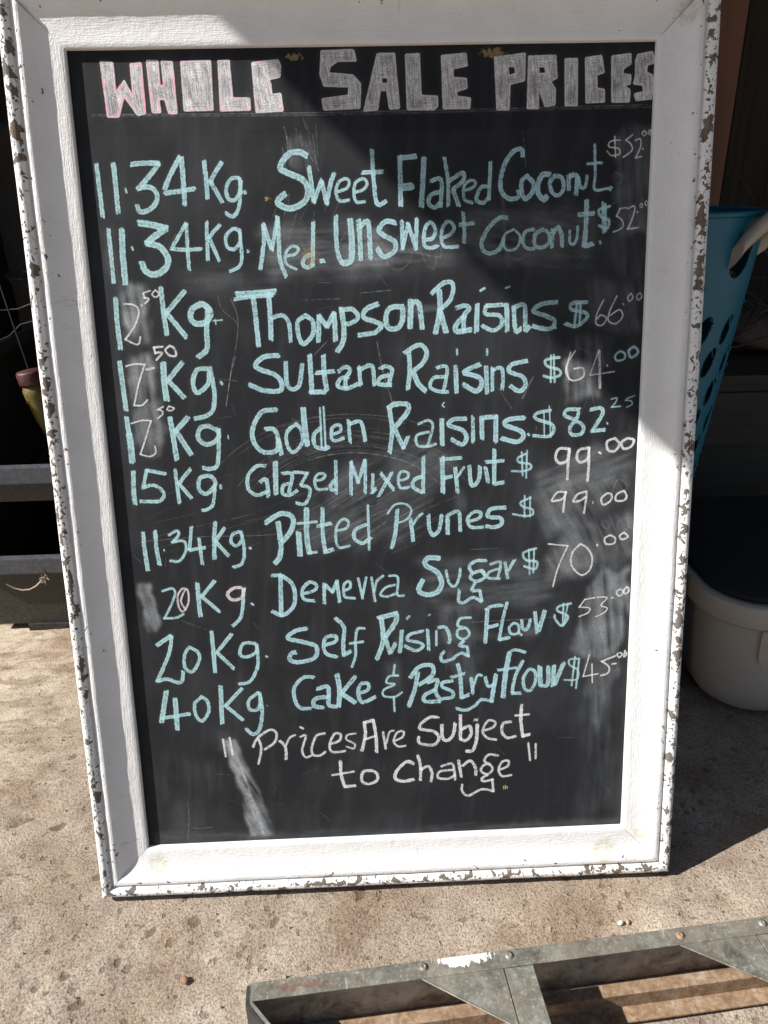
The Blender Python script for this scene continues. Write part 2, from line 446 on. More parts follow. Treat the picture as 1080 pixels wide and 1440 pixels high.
  'b 5.2 427.7 533.0 444.1 533.6',
  'b 5.2 444.1 533.6 443.9 504.9',
  'b 5.2 477.0 531.6 458.5 530.1 454.5 524.1 471.0 517.5 476.3 511.1 469.1 504.1 450.4 508.8',
  'b 2.8 481.8 512.6 482.5 511.6',
  'b 3.6 506.8 538.9 491.4 536.3 490.4 530.2 508.1 523.5 511.4 515.2 504.3 509.3 487.7 510.8',
  'b 1.6 499.6 536.0 500.5 508.4',
  'b 1.6 505.6 544.0 508.0 508.1',
  'b 4.0 540.8 539.5 526.3 539.3 524.4 532.3 536.9 528.8 539.8 536.9',
  'b 4.0 535.9 526.8 545.5 520.4 543.6 511.2 533.3 510.5 530.0 517.8 535.9 526.8',
  'b 4.0 553.2 538.5 565.5 540.2 567.8 534.0 562.0 523.0 556.0 513.9',
  'b 4.1 556.0 513.9 570.5 514.9',
  'b 1.8 573.4 523.0 574.0 521.8',
  'b 1.6 577.5 550.0 583.7 551.3 582.8 546.8 577.9 540.9',
  'b 1.6 577.9 540.9 588.2 541.6',
  'b 1.6 604.2 553.3 596.1 550.5',
  'b 1.6 596.1 550.5 593.7 548.1',
  'b 1.6 593.7 548.1 600.4 547.3 601.6 543.3 595.5 540.4',
 ]),
 ('blue chalk line of 15 Kg Glazed Mixed Fruit at 99.00',[
  'b 4.9 26.0 482.8 24.3 461.1 24.4 445.4',
  'b 3.9 41.3 484.4 62.1 479.6',
  'b 3.9 41.3 484.4 35.3 463.9',
  'b 3.9 35.3 463.9 47.8 466.6 58.2 457.9 54.3 448.6 41.0 447.6 30.8 448.3',
  'b 4.1 73.7 484.4 74.7 459.5 75.5 444.7',
  'b 4.1 90.9 483.9 76.4 467.7',
  'b 4.1 76.4 467.7 89.3 450.6',
  'b 4.5 111.7 476.0 101.3 473.2 99.3 460.7 107.0 454.6 118.0 464.3 116.5 472.7 111.7 476.0',
  'b 3.7 118.1 466.4 114.4 443.5 107.7 436.3 101.4 435.4',
  'b 3.3 124.1 464.1 124.3 461.0',
  'b 4.1 177.6 485.3 166.3 484.6 156.4 473.5 156.5 457.8 166.3 451.2 176.8 455.1',
  'b 4.5 170.4 466.8 177.3 469.1 178.6 449.8',
  'b 5.7 188.7 489.0 187.4 451.6',
  'b 4.1 196.5 475.3 204.7 476.1 207.6 471.9 202.5 453.2',
  'b 4.1 205.1 463.6 196.8 461.8 195.2 452.4 203.3 450.0 211.9 455.0',
  'b 3.7 208.9 477.0 225.2 475.0',
  'b 3.7 225.2 475.0 216.3 461.1',
  'b 3.7 216.3 461.1 226.4 457.7 226.0 448.2 220.4 438.9 211.1 440.2',
  'b 3.3 233.0 465.8 242.3 467.6 245.6 472.7 238.5 474.0 233.0 466.9 235.6 456.3 247.0 455.9',
  'b 4.1 258.2 487.9 257.5 450.3',
  'b 4.1 256.7 466.1 251.3 460.0 252.1 454.7 258.3 454.5',
  'b 3.9 276.0 486.3 274.6 448.7',
  'b 3.9 276.0 486.3 283.4 462.1',
  'b 3.9 283.4 462.1 292.5 488.9',
  'b 3.9 292.5 488.9 291.3 449.2',
  'b 3.7 300.8 471.0 299.6 450.0',
  'b 3.7 298.5 449.0 303.9 454.1',
  'b 3.9 309.6 472.8 324.6 452.4',
  'b 3.9 323.0 472.3 306.7 445.5',
  'b 3.3 330.0 462.7 340.4 465.5 341.6 471.8 333.3 473.1 330.0 463.7 332.9 454.2 342.3 454.9',
  'b 4.3 359.9 489.9 358.8 448.1',
  'b 4.3 358.1 467.0 348.7 463.1 347.5 454.8 357.8 448.1',
  'b 5.3 381.8 488.2 382.2 447.3',
  'b 4.1 379.1 486.2 402.9 487.5',
  'b 4.1 383.0 464.1 392.4 465.9',
  'b 4.5 396.6 476.3 399.5 446.7',
  'b 3.3 399.6 465.7 407.0 476.0',
  'b 4.5 413.2 476.8 415.2 456.8 419.4 454.6 424.6 462.8 425.7 476.4',
  'b 4.5 432.3 475.2 435.1 457.2',
  'b 4.5 442.2 495.7 442.4 455.9',
  'b 4.5 442.4 455.5 453.9 456.6',
  'b 3.7 432.9 481.4 453.7 482.8',
  'b 2.6 480.7 490.3 470.3 485.4 471.4 480.2 484.0 477.7 485.1 472.4 475.7 469.6 463.2 470.0',
  'b 2.2 474.4 491.6 475.8 464.3',
  'b 2.2 480.6 493.4 480.0 461.5',
  'w 3.7 529.5 494.0 518.1 494.4 514.1 485.1 518.5 477.7 527.8 480.5 530.6 492.9',
  'w 3.7 530.0 494.0 529.0 476.3 528.8 458.4',
  'w 3.7 553.5 494.3 542.1 492.6 539.2 483.3 543.6 477.9 551.8 481.9 553.5 494.3',
  'w 3.7 552.9 494.3 553.5 475.5 552.6 455.5',
  'w 3.1 565.6 488.7 567.3 487.7',
  'w 3.4 583.4 504.8 574.2 501.0 575.6 491.6 583.0 489.7 588.9 497.4 583.4 504.8',
  'w 3.4 598.0 504.4 590.9 499.4 594.4 492.0 602.6 494.9 605.5 502.1 598.0 504.4',
 ]),
 ('blue chalk line of 11.34 Kg Pitted Prunes at 99.00',[
  'b 4.6 30.3 410.2 30.4 388.7 31.8 365.9',
  'b 4.6 44.3 411.9 44.4 390.4 46.1 371.9',
  'b 1.9 52.8 389.5 53.0 388.4',
  'b 3.3 60.4 407.0 69.7 412.1 71.3 406.7 63.4 398.4',
  'b 3.3 63.4 398.4 76.9 399.0 78.0 387.1 69.7 375.4 59.4 375.8',
  'b 3.7 86.9 415.8 84.8 401.9 82.2 388.0',
  'b 3.8 82.2 388.0 101.1 390.6',
  'b 3.8 94.7 401.6 95.2 386.4 96.4 370.1',
  'b 4.6 114.7 420.1 112.1 398.8 110.9 376.8',
  'b 4.2 125.6 413.4 113.1 397.7',
  'b 4.2 113.1 397.7 127.4 379.9',
  'b 3.8 144.0 408.4 134.4 405.5 131.7 396.0 137.6 391.4 144.3 397.7 144.0 408.4',
  'b 3.8 144.8 406.3 146.6 384.6 142.4 369.5 132.7 365.5',
  'b 3.1 153.2 388.1 153.9 387.8',
  'b 5.8 188.1 417.6 189.8 391.8 187.9 376.6 182.3 369.2',
  'b 5.8 173.6 418.1 191.8 428.2 205.1 423.5 203.2 408.5 192.1 394.9',
  'b 6.3 211.4 405.0 211.7 376.9',
  'b 5.8 222.2 433.5 220.6 401.5 222.7 379.7',
  'b 3.4 222.7 379.7 231.2 380.5',
  'b 3.3 210.9 415.8 232.8 417.2',
  'b 4.6 240.8 432.9 239.6 405.1 241.7 380.1',
  'b 4.6 241.7 380.1 251.3 383.1',
  'b 4.2 233.6 411.8 249.4 414.5',
  'b 3.3 257.4 405.6 268.0 408.5 270.3 415.9 264.2 419.3 256.6 411.0 254.8 393.8 258.7 385.0 270.3 386.7',
  'b 3.3 293.9 434.3 293.8 381.6',
  'b 4.2 291.1 412.0 278.4 405.9 276.9 395.2 286.2 389.4 295.9 395.6',
  'b 4.6 328.2 427.8 325.5 402.2 320.8 382.8',
  'b 2.5 316.6 424.0 325.2 434.3 337.7 435.0 344.9 427.3 339.5 416.8 329.9 412.8',
  'b 4.2 343.7 416.6 346.3 389.5',
  'b 2.9 346.7 410.1 352.1 418.5 357.4 422.6',
  'b 4.4 364.7 420.2 365.5 405.1 369.6 396.3 377.1 402.5 380.4 419.7',
  'b 5.0 387.4 418.3 387.2 397.9',
  'b 4.1 388.9 420.4 400.4 423.3 402.4 400.6',
  'b 3.7 412.0 411.1 424.6 414.9 426.8 421.3 418.3 422.7 410.9 414.3 415.1 404.5 429.9 404.0',
  'b 4.6 455.2 426.8 438.3 425.2 435.2 416.7 450.0 414.1 451.1 406.5 442.6 403.5 433.1 404.9',
  'b 2.5 485.6 437.5 474.1 432.6 476.3 427.2 487.9 423.5 488.0 417.1 478.5 415.9 464.8 418.5',
  'b 2.1 478.6 439.9 478.6 414.6',
  'b 2.1 485.0 438.6 485.3 415.0',
  'w 2.7 527.0 443.0 517.1 442.9 511.0 433.5 514.2 432.7 523.6 435.2 527.7 442.5',
  'w 2.7 527.0 443.6 525.8 431.9 524.7 419.1',
  'w 2.9 550.9 442.9 541.5 440.0 536.4 431.6 543.8 431.8 551.1 436.4',
  'w 2.9 552.0 442.8 551.3 431.1 549.6 417.2',
  'w 1.2 559.8 430.8 560.0 428.2',
  'w 2.7 576.4 439.9 569.6 433.7 572.6 426.1 581.0 431.2 581.7 438.6 576.4 439.9',
  'w 2.7 596.4 442.4 588.1 438.4 587.3 431.0 596.9 430.7 599.9 435.9 596.4 442.4',
 ]),
 ('blue chalk line of 20 Kg Demerra Sugar at 70.00',[
  'b 3.0 46.8 339.0 58.5 341.8 61.1 335.1 54.6 319.8 45.9 304.9',
  'b 3.0 45.9 304.9 59.6 305.0 68.9 309.2',
  'b 5.1 88.4 347.4 88.3 325.2 89.0 306.1',
  'b 4.2 108.5 348.8 92.3 330.6',
  'b 4.2 92.3 330.6 112.0 310.9',
  'b 4.2 142.5 338.7 139.8 314.3 135.8 300.9 126.7 292.3',
  'b 2.6 150.8 319.5 152.8 317.8',
  'b 4.2 177.6 353.3 187.7 353.6',
  'b 5.1 187.2 352.5 185.4 303.5',
  'b 4.6 188.7 352.9 199.8 343.2 203.3 327.5 199.3 312.0 187.1 303.5 175.6 308.4',
  'b 3.8 212.9 329.4 226.9 333.3 229.3 339.9 221.0 343.5 212.1 333.9 213.7 322.7 226.3 320.0',
  'p 2.3 70.1 341.4 64.1 332.8 64.0 319.4 68.7 312.5 76.0 323.4 76.2 339.0 70.1 341.4',
  'p 2.3 73.5 340.2 67.3 326.0 72.1 314.6',
  'p 3.6 140.5 339.9 129.9 339.2 123.0 331.7 128.9 324.8 139.7 327.7 143.6 338.7',
  'b 4.0 238.9 340.7 237.9 316.1',
  'b 4.0 239.9 339.5 248.1 330.3',
  'b 4.0 248.1 330.3 253.9 343.4',
  'b 4.0 253.9 343.4 256.1 317.7',
  'b 3.4 263.0 332.0 269.5 335.1 268.8 342.9 262.2 338.7 262.7 324.2 274.4 321.5',
  'b 3.2 279.5 345.8 284.0 321.1',
  'b 3.2 284.1 324.5 289.1 346.6',
  'b 3.2 295.4 346.3 298.9 317.2',
  'b 3.2 298.1 328.4 301.7 341.7 309.3 348.0',
  'b 3.0 316.8 347.8 325.3 347.5 327.3 340.7 325.8 324.0 333.3 322.6',
  'b 3.0 322.9 336.4 312.1 333.5 305.5 324.8 314.0 322.2 325.9 326.3',
  'b 5.9 376.7 367.7 362.9 368.2 360.7 359.4 374.4 350.1 379.6 336.6 374.1 325.6 361.2 322.7 351.6 328.7 357.2 341.8',
  'b 3.4 385.1 351.9 388.2 337.4 394.6 331.5 400.0 340.3 402.2 353.5',
  'b 3.8 433.2 362.3 421.5 362.8 412.9 356.4 417.2 348.5 427.9 350.4 432.2 345.8',
  'b 3.8 417.2 348.5 413.9 342.0 421.4 337.2 432.2 342.4 427.9 349.2',
  'b 3.8 420.4 336.2 416.0 326.3 425.7 325.9',
  'b 3.8 425.7 325.9 427.9 311.2',
  'b 3.8 427.9 311.2 417.1 317.2 406.3 310.9 399.8 313.4 401.0 326.8',
  'b 3.4 438.6 357.7 449.3 360.7 450.4 354.0 447.2 340.7',
  'b 3.4 447.2 351.9 436.5 347.8 435.4 341.2 449.4 339.6',
  'b 3.6 455.7 360.4 459.1 340.3',
  'b 3.6 460.1 349.2 467.4 362.2',
  'b 2.9 493.0 375.6 478.0 370.6 481.4 361.7 494.3 359.0 492.3 350.2 479.3 354.0',
  'b 2.1 484.4 374.8 485.9 343.8',
  'b 2.1 490.8 375.7 490.2 345.9',
  'w 2.1 507.8 380.6 531.4 377.5',
  'w 2.1 531.4 377.5 520.3 351.4 514.3 327.1',
  'w 2.5 546.4 379.2 537.0 368.5 536.4 353.1 548.6 340.4 559.2 347.8 560.9 363.3 554.1 374.5 546.4 379.2',
  'w 2.5 566.8 377.8 567.1 376.3',
  'w 2.5 581.5 388.9 575.2 384.8 577.6 378.1 587.2 378.9 588.0 385.4 581.5 388.9',
  'w 2.5 598.5 391.6 593.3 387.4 596.7 382.9 603.4 386.4 598.5 391.6',
 ]),
 ('blue chalk line of 20 Kg Self Rising Flour at 53.00',[
  'b 5.2 33.8 270.9 52.5 282.7',
  'b 4.3 52.5 282.7 47.2 259.0 30.2 224.5',
  'b 4.4 30.2 224.5 42.3 226.8 54.8 221.6 60.4 223.7 62.5 236.4',
  'b 3.9 72.5 267.1 66.4 258.2 65.1 242.1 73.1 234.8 82.8 248.3 82.6 259.8 72.5 267.1',
  'b 4.7 100.6 285.4 100.9 261.4 101.1 233.6',
  'b 4.3 123.8 281.0 105.1 258.9',
  'b 4.3 105.1 258.9 124.0 237.3',
  'b 3.9 152.9 268.4 137.9 269.0 132.7 255.5 141.1 251.7 152.2 257.0 153.9 267.3',
  'b 3.9 153.9 266.1 153.4 240.8 143.4 220.2 129.1 216.6',
  'b 2.8 164.2 251.4 165.6 250.7',
  'b 5.1 215.1 285.4 201.0 282.5 191.9 273.8 213.1 267.2 225.8 260.9 223.0 247.2 203.2 242.2 192.6 246.1 195.2 254.1 200.6 255.0',
  'b 4.3 235.6 262.8 248.7 266.9 250.1 273.7 238.2 273.1 234.4 260.6 238.3 251.2 250.1 247.2',
  'b 4.7 251.0 296.5 260.2 284.7 258.3 264.2 258.8 249.2',
  'b 4.8 258.8 249.2 266.6 253.5',
  'b 3.4 284.9 282.6 276.2 281.8 273.5 263.6 272.9 247.5 268.1 233.7',
  'b 3.4 267.0 263.9 282.2 265.6',
  'b 5.6 305.7 294.3 307.2 266.9 298.9 241.7',
  'b 5.8 302.5 294.9 324.2 300.4',
  'b 5.8 324.2 300.4 322.9 289.1 310.5 271.3',
  'b 4.7 309.4 271.4 315.4 249.2',
  'b 4.8 315.4 249.2 322.2 261.6',
  'b 4.7 330.2 277.4 327.4 251.0',
  'b 3.2 337.0 293.1 339.6 295.8',
  'b 3.9 356.2 276.4 339.8 272.5 337.5 265.6 351.6 261.6 355.9 256.8 347.0 251.4 334.1 257.7',
  'b 3.9 361.6 278.5 362.8 251.9',
  'b 2.3 363.0 296.2 364.7 297.1',
  'b 3.0 372.4 275.8 372.2 257.3',
  'b 4.1 373.6 279.8 383.4 279.9 388.7 268.2 387.5 259.0',
  'b 3.4 413.8 291.3 401.9 290.6 398.6 281.6 409.4 277.7 412.7 269.6 406.1 264.1 398.5 267.8 398.5 275.9 406.2 278.6',
  'b 3.7 406.1 261.8 400.6 256.2 410.4 253.5',
  'b 3.7 410.4 253.5 411.5 241.8',
  'b 3.7 411.5 241.8 401.7 245.7 390.6 238.0 379.7 236.1 377.5 243.2 382.0 248.8',
  'b 4.7 434.9 300.7 432.3 258.4',
  'b 4.1 433.3 300.8 440.9 305.0 452.8 305.7',
  'b 4.1 434.5 277.9 447.5 280.8',
  'b 3.8 458.7 308.9 453.0 284.0 449.4 261.2',
  'b 3.9 449.4 261.2 461.9 264.1',
  'b 3.4 467.2 282.3 461.8 276.8 464.0 268.7 472.8 269.5 472.6 279.8 467.2 282.3',
  'b 3.4 472.8 269.5 476.5 267.0',
  'b 3.8 476.9 285.4 478.2 275.0 483.7 273.7 486.8 282.7 486.8 286.2',
  'b 4.3 493.1 296.2 495.8 268.6',
  'b 5.1 505.1 296.9 497.9 270.8',
  'b 2.8 536.6 304.8 522.5 301.9 520.4 296.3 530.3 291.3 533.7 286.6 526.3 276.6 518.5 284.9 517.2 290.7',
  'b 2.1 527.8 305.1 527.4 276.5',
  'b 2.1 533.3 304.9 528.5 276.5',
  'w 1.9 565.8 311.1 553.9 309.3',
  'w 1.9 553.9 309.3 547.2 299.8',
  'w 1.9 547.2 299.8 559.7 298.2 558.7 292.5 547.5 287.7',
  'w 1.9 569.1 311.5 581.1 310.6 573.8 301.1 581.6 297.4 578.5 291.8 567.7 286.5',
  'w 2.8 587.4 310.3 588.3 310.1',
  'w 2.3 596.0 320.6 592.4 317.4 595.2 312.3 599.9 314.8 599.7 319.8 596.0 320.6',
  'w 2.3 604.6 323.3 601.5 319.3 602.8 314.7 607.0 316.8 606.8 321.8 604.6 323.3',
 ]),
 ('blue chalk line of 40 Kg Cake & Pastry flour at 45.00',[
  'b 6.1 39.8 210.5 30.9 170.6',
  'b 4.4 30.2 175.0 65.5 179.8',
  'b 5.7 49.8 200.7 49.1 159.0',
  'b 3.9 82.4 201.6 73.0 192.6 73.9 175.9 81.0 169.6 89.6 182.4 88.5 196.6 82.4 201.6',
  'b 5.2 106.6 214.7 104.8 165.0',
  'b 4.4 131.9 210.1 110.8 188.6',
  'b 4.4 110.8 188.6 130.3 168.6',
  'b 3.9 152.2 204.5 139.6 194.4 139.9 182.5 149.8 182.1 153.8 193.8 153.2 203.3',
  'b 4.4 153.2 203.3 155.1 179.5 150.3 155.7 142.2 148.8 133.9 156.5',
  'b 1.3 161.4 186.8 161.8 186.4',
  'b 4.4 220.7 221.6 208.8 222.1 197.3 210.9 195.5 196.8 201.3 182.3 215.5 180.4',
  'b 5.0 224.4 206.2 236.5 208.7 238.3 199.7 237.7 184.3 246.4 181.5',
  'b 5.0 237.0 195.0 221.6 193.3 219.0 183.9 230.9 181.0',
  'b 5.9 249.2 224.0 251.7 203.8 249.7 182.5',
  'b 5.4 272.0 220.7 253.7 199.0',
  'b 5.5 253.7 199.0 269.7 186.4',
  'b 4.4 275.6 198.1 286.7 202.4 287.0 210.6 278.2 209.8 274.5 198.1 279.6 186.0 295.2 192.5',
  'b 2.8 320.5 233.9 319.1 221.0 323.4 219.7',
  'b 2.8 324.5 219.6 313.5 218.9 310.0 210.8 319.9 208.0 306.5 201.5 306.3 193.2 319.5 191.5 328.4 197.0',
  'b 2.8 318.4 191.5 319.0 172.3',
  'b 5.2 348.7 222.2 345.1 202.2 336.9 178.8',
  'b 5.0 339.8 216.6 351.1 230.3 366.4 230.8 366.3 217.9 350.7 206.7',
  'b 4.6 360.6 208.7 372.8 211.7 370.4 196.4 376.9 184.2',
  'b 4.6 370.4 198.8 357.1 192.2 356.9 183.9 374.7 183.1',
  'b 4.1 391.5 209.8 379.4 207.9 379.3 202.0 391.4 195.5 391.4 188.4 379.2 186.5',
  'b 4.8 398.3 231.8 401.5 214.1 402.5 186.7',
  'b 4.8 402.5 186.7 411.4 189.9',
  'b 3.9 390.5 214.5 405.9 218.6',
  'b 4.1 414.7 213.5 416.9 192.0',
  'b 3.3 416.9 199.2 422.5 215.5 428.0 215.3',
  'b 4.1 432.4 212.8 435.8 200.8 443.5 202.8',
  'b 5.2 445.7 215.8 442.5 195.7 440.3 180.3',
  'b 3.7 440.3 180.3 428.0 183.2 419.1 175.2 408.0 169.7 395.7 172.6',
  'b 6.0 462.1 243.2 457.8 218.8 454.7 185.7',
  'b 3.5 462.0 244.4 469.7 247.6 481.9 243.6',
  'b 3.5 447.9 221.6 471.1 224.1',
  'b 4.1 478.7 232.0 470.1 213.6 465.9 190.0',
  'b 4.2 465.9 190.0 477.0 189.5',
  'b 3.9 487.7 222.3 480.1 210.8 481.4 196.5 488.1 192.6 494.6 203.0 494.4 217.3 487.7 222.3',
  'b 5.9 499.8 224.1 501.4 199.2',
  'b 5.0 501.4 199.2 510.3 200.0 510.9 223.7',
  'b 5.4 517.6 224.6 517.0 198.5',
  'b 5.4 519.2 199.6 529.7 227.6',
  'b 2.4 548.4 232.7 537.3 232.0 537.5 224.9 547.7 217.4 546.9 205.6 531.3 205.1',
  'b 2.4 543.9 235.2 540.5 197.5',
  'b 2.4 549.1 232.7 546.2 193.7',
  'w 1.9 561.6 236.9 554.7 208.8',
  'w 2.0 554.7 208.8 573.5 211.6',
  'w 1.9 565.3 225.0 566.5 200.0',
  'w 2.6 593.9 234.4 577.4 228.0',
  'w 2.6 577.4 228.0 586.6 220.5 585.8 212.3 577.0 209.1',
  'w 2.4 590.9 223.9 595.4 224.4',
  'w 2.2 600.4 238.8 596.0 236.6 599.5 232.3 602.7 236.4 600.4 238.8',
  'w 2.2 605.8 240.9 605.0 232.7 608.2 236.1 605.8 240.9',
 ]),
 ('white chalk line of Prices Are Subject',[
  'w 2.9 104.3 143.3 106.0 120.1',
  'w 2.9 112.6 145.3 115.0 122.1',
  'w 3.5 148.3 141.3 150.9 129.0 146.3 108.4',
  'w 3.6 141.1 131.9 147.4 143.8 163.5 153.9 170.9 148.8 168.0 136.8 155.3 127.6',
  'w 4.0 173.7 138.9 180.9 130.1 181.1 112.9',
  'w 3.1 182.2 132.5 187.1 142.0 193.9 145.3',
  'w 3.3 200.4 142.6 207.1 143.5 201.8 124.2 205.7 114.2 212.5 116.4',
  'w 2.9 201.1 155.9 204.3 153.8',
  'w 3.5 230.5 146.1 220.4 142.9 214.2 128.6 214.8 117.5 223.7 115.9 230.6 120.5',
  'w 3.6 237.7 131.2 249.0 135.5 250.4 144.0 242.7 144.3 236.5 130.0 239.5 120.1 255.1 120.6',
  'w 2.7 269.4 144.3 259.3 142.4 257.9 136.3 267.7 129.8 266.4 123.7 257.6 126.6',
  'w 4.4 280.9 158.4 281.5 140.1 276.3 119.6',
  'w 4.4 280.9 158.4 292.1 161.5',
  'w 4.4 292.1 161.5 294.8 139.5 294.9 117.5',
  'w 3.1 280.2 135.3 293.7 139.6',
  'w 3.5 303.9 144.0 306.6 121.9',
  'w 2.7 307.9 129.2 311.7 143.7 317.3 145.8',
  'w 3.1 319.2 132.3 328.3 136.8 329.5 144.1 321.7 143.2 316.9 131.2 322.4 124.1 331.4 124.4',
  'w 4.0 373.3 161.5 363.3 162.0 352.0 154.0 350.8 146.8 367.5 142.4 374.1 133.5 367.3 124.0 349.4 127.3 348.4 135.9',
  'w 4.6 377.7 150.4 378.6 133.3 385.3 129.4 392.1 137.6 394.5 152.1',
  'w 4.4 401.2 162.7 401.1 129.9',
  'w 4.4 402.3 143.3 412.4 147.7 414.6 136.6 407.8 128.3 401.1 131.1',
  'w 4.6 422.5 149.7 421.3 129.0 416.8 114.4 407.8 113.6',
  'w 1.8 419.1 157.1 422.5 154.5',
  'w 1.8 418.0 154.7 423.1 157.4',
  'w 3.5 430.3 140.8 442.7 145.1 444.9 152.3 435.9 153.9 429.2 140.8 434.8 130.8 446.1 127.8',
  'w 4.0 465.1 151.4 455.0 149.4 454.0 137.3 460.8 129.6 470.9 131.6',
  'w 4.4 478.3 173.8 477.4 153.3 480.0 131.2',
  'w 4.4 480.0 131.2 489.0 133.3',
  'w 3.1 470.6 159.7 487.5 160.6',
  'w 3.1 487.3 121.0 489.9 97.4',
  'w 3.1 496.7 119.4 497.0 99.5',
 ]),
 ('white chalk line of to change',[
  'w 4.5 249.0 107.3 249.4 87.4 253.3 71.0',
  'w 4.5 253.3 71.0 265.7 71.7',
  'w 3.1 238.2 88.0 265.3 91.7',
  'w 4.0 287.8 91.9 277.7 91.1 275.0 78.7 282.7 73.4 294.2 77.8 294.5 87.8 287.8 91.9',
  'w 4.7 341.0 99.3 332.0 102.2 319.3 89.1 318.0 79.2 328.1 75.0 340.6 76.9',
  'w 4.0 346.8 110.2 350.0 95.2 349.6 75.2',
  'w 4.0 349.9 90.2 360.1 94.7 364.5 84.5 363.2 73.3',
  'w 3.6 377.1 93.9 389.6 97.1 392.9 88.2 394.0 74.4',
  'w 3.6 391.8 88.2 374.7 86.5 372.4 77.9 384.9 76.0 394.0 80.6',
  'w 4.0 398.6 100.4 401.9 77.7',
  'w 4.0 403.1 92.7 413.4 99.7 420.2 89.4 420.2 79.4',
  'w 3.6 448.5 105.5 437.2 107.3 431.5 98.8 439.5 92.2 441.8 85.9 435.0 79.9 427.0 85.3 430.4 92.7 437.2 94.8',
  'w 3.6 435.0 78.7 428.1 74.0 430.4 70.1 441.8 72.1',
  'w 3.6 441.8 72.1 443.0 55.6',
  'w 3.6 443.0 55.6 428.1 58.9 411.0 50.8 403.0 57.5 403.0 66.4',
  'w 3.4 450.9 85.5 461.1 90.0 462.2 97.4 454.2 96.5 449.7 85.5 454.4 76.5 465.8 77.2',
  'y 1.1 456.1 62.1 456.6 58.0',
  'y 1.1 458.3 63.0 458.8 58.4',
  'y 1.1 460.7 61.4 461.1 58.8',
 ]),
]
TITLE=[
 (1.00,'32.8 909.7 45.9 908.7 46.2 881.1 55.7 891.9 63.3 876.7 63.0 906.8 74.9 908.0 75.0 859.5 66.5 857.6 54.1 876.0 47.1 856.6 35.1 856.8',[]),
 (0.90,'80.0 909.9 92.3 909.7 92.1 886.3 95.7 886.3 95.0 909.6 106.8 908.6 107.7 859.0 98.9 859.1 95.5 872.8 90.0 872.8 90.7 860.1 81.5 860.3',[]),
 (0.50,'115.0 908.5 146.0 909.2 145.3 861.7 114.8 861.4',['128.7 886.1 130.2 886.4 130.8 875.6 129.7 875.3']),
 (0.60,'153.3 908.8 165.2 909.0 166.4 873.3 184.0 873.0 184.1 861.1 152.6 860.8',[]),
 (0.60,'187.9 906.3 215.6 908.7 218.0 902.8 216.5 892.0 205.3 889.9 206.9 885.4 207.3 876.1 216.6 876.8 218.4 859.7 189.5 858.5',[]),
 (0.25,'260.1 916.4 294.1 917.1 296.5 905.9 277.1 906.1 269.2 901.2 267.4 895.4 292.4 893.3 300.4 884.8 298.7 860.9 260.4 859.8 259.0 871.0 287.0 873.9 287.3 881.6 261.4 882.8 257.8 893.9',[]),
 (0.15,'318.0 913.1 336.4 913.1 340.8 860.2 329.6 859.6 327.2 877.5 320.7 877.7 317.4 858.9 302.4 858.3',['322.5 889.8 328.5 889.7 328.3 884.7 322.4 884.8']),
 (0.10,'347.5 911.8 362.3 912.4 363.6 872.7 380.8 871.6 380.7 861.3 377.4 858.3 348.3 858.7',[]),
 (0.30,'384.9 910.1 411.0 912.1 412.4 899.9 397.5 897.1 397.4 889.2 411.5 888.1 412.0 878.3 401.1 875.5 401.1 871.3 415.7 869.3 415.1 859.0 386.3 859.1',[]),
 (0.10,'440.4 907.9 473.1 911.2 472.8 884.6 457.5 881.5 456.7 856.9 443.5 856.8',['455.1 898.5 462.0 898.4 463.0 892.1 456.4 890.0']),
 (0.15,'476.3 908.3 505.5 908.7 507.3 886.7 500.7 883.7 505.6 876.4 505.6 861.0 494.6 859.1 487.7 876.7 488.0 857.5 475.7 857.7',['487.3 898.0 493.9 897.4 494.6 891.6 487.8 891.7']),
 (0.15,'514.9 905.2 528.4 905.3 529.3 859.7 516.0 859.9',[]),
 (0.30,'536.3 905.7 553.7 908.0 557.2 891.0 549.3 889.1 550.1 876.6 557.7 875.3 558.5 862.7 538.2 862.2',[]),
 (0.05,'564.1 907.0 584.7 909.2 585.2 899.1 576.9 894.1 577.1 889.9 585.6 888.9 585.1 879.5 578.5 878.7 585.3 874.3 584.9 862.3 565.8 862.6',[]),
 (0.10,'591.4 908.1 607.3 910.9 609.4 906.3 609.4 899.1 602.6 897.8 602.2 891.2 608.8 888.2 609.8 883.4 608.6 864.8 592.0 863.7 589.3 870.3 599.3 872.2 598.6 878.4 588.3 879.9 590.1 887.1 589.8 902.4',[]),
]
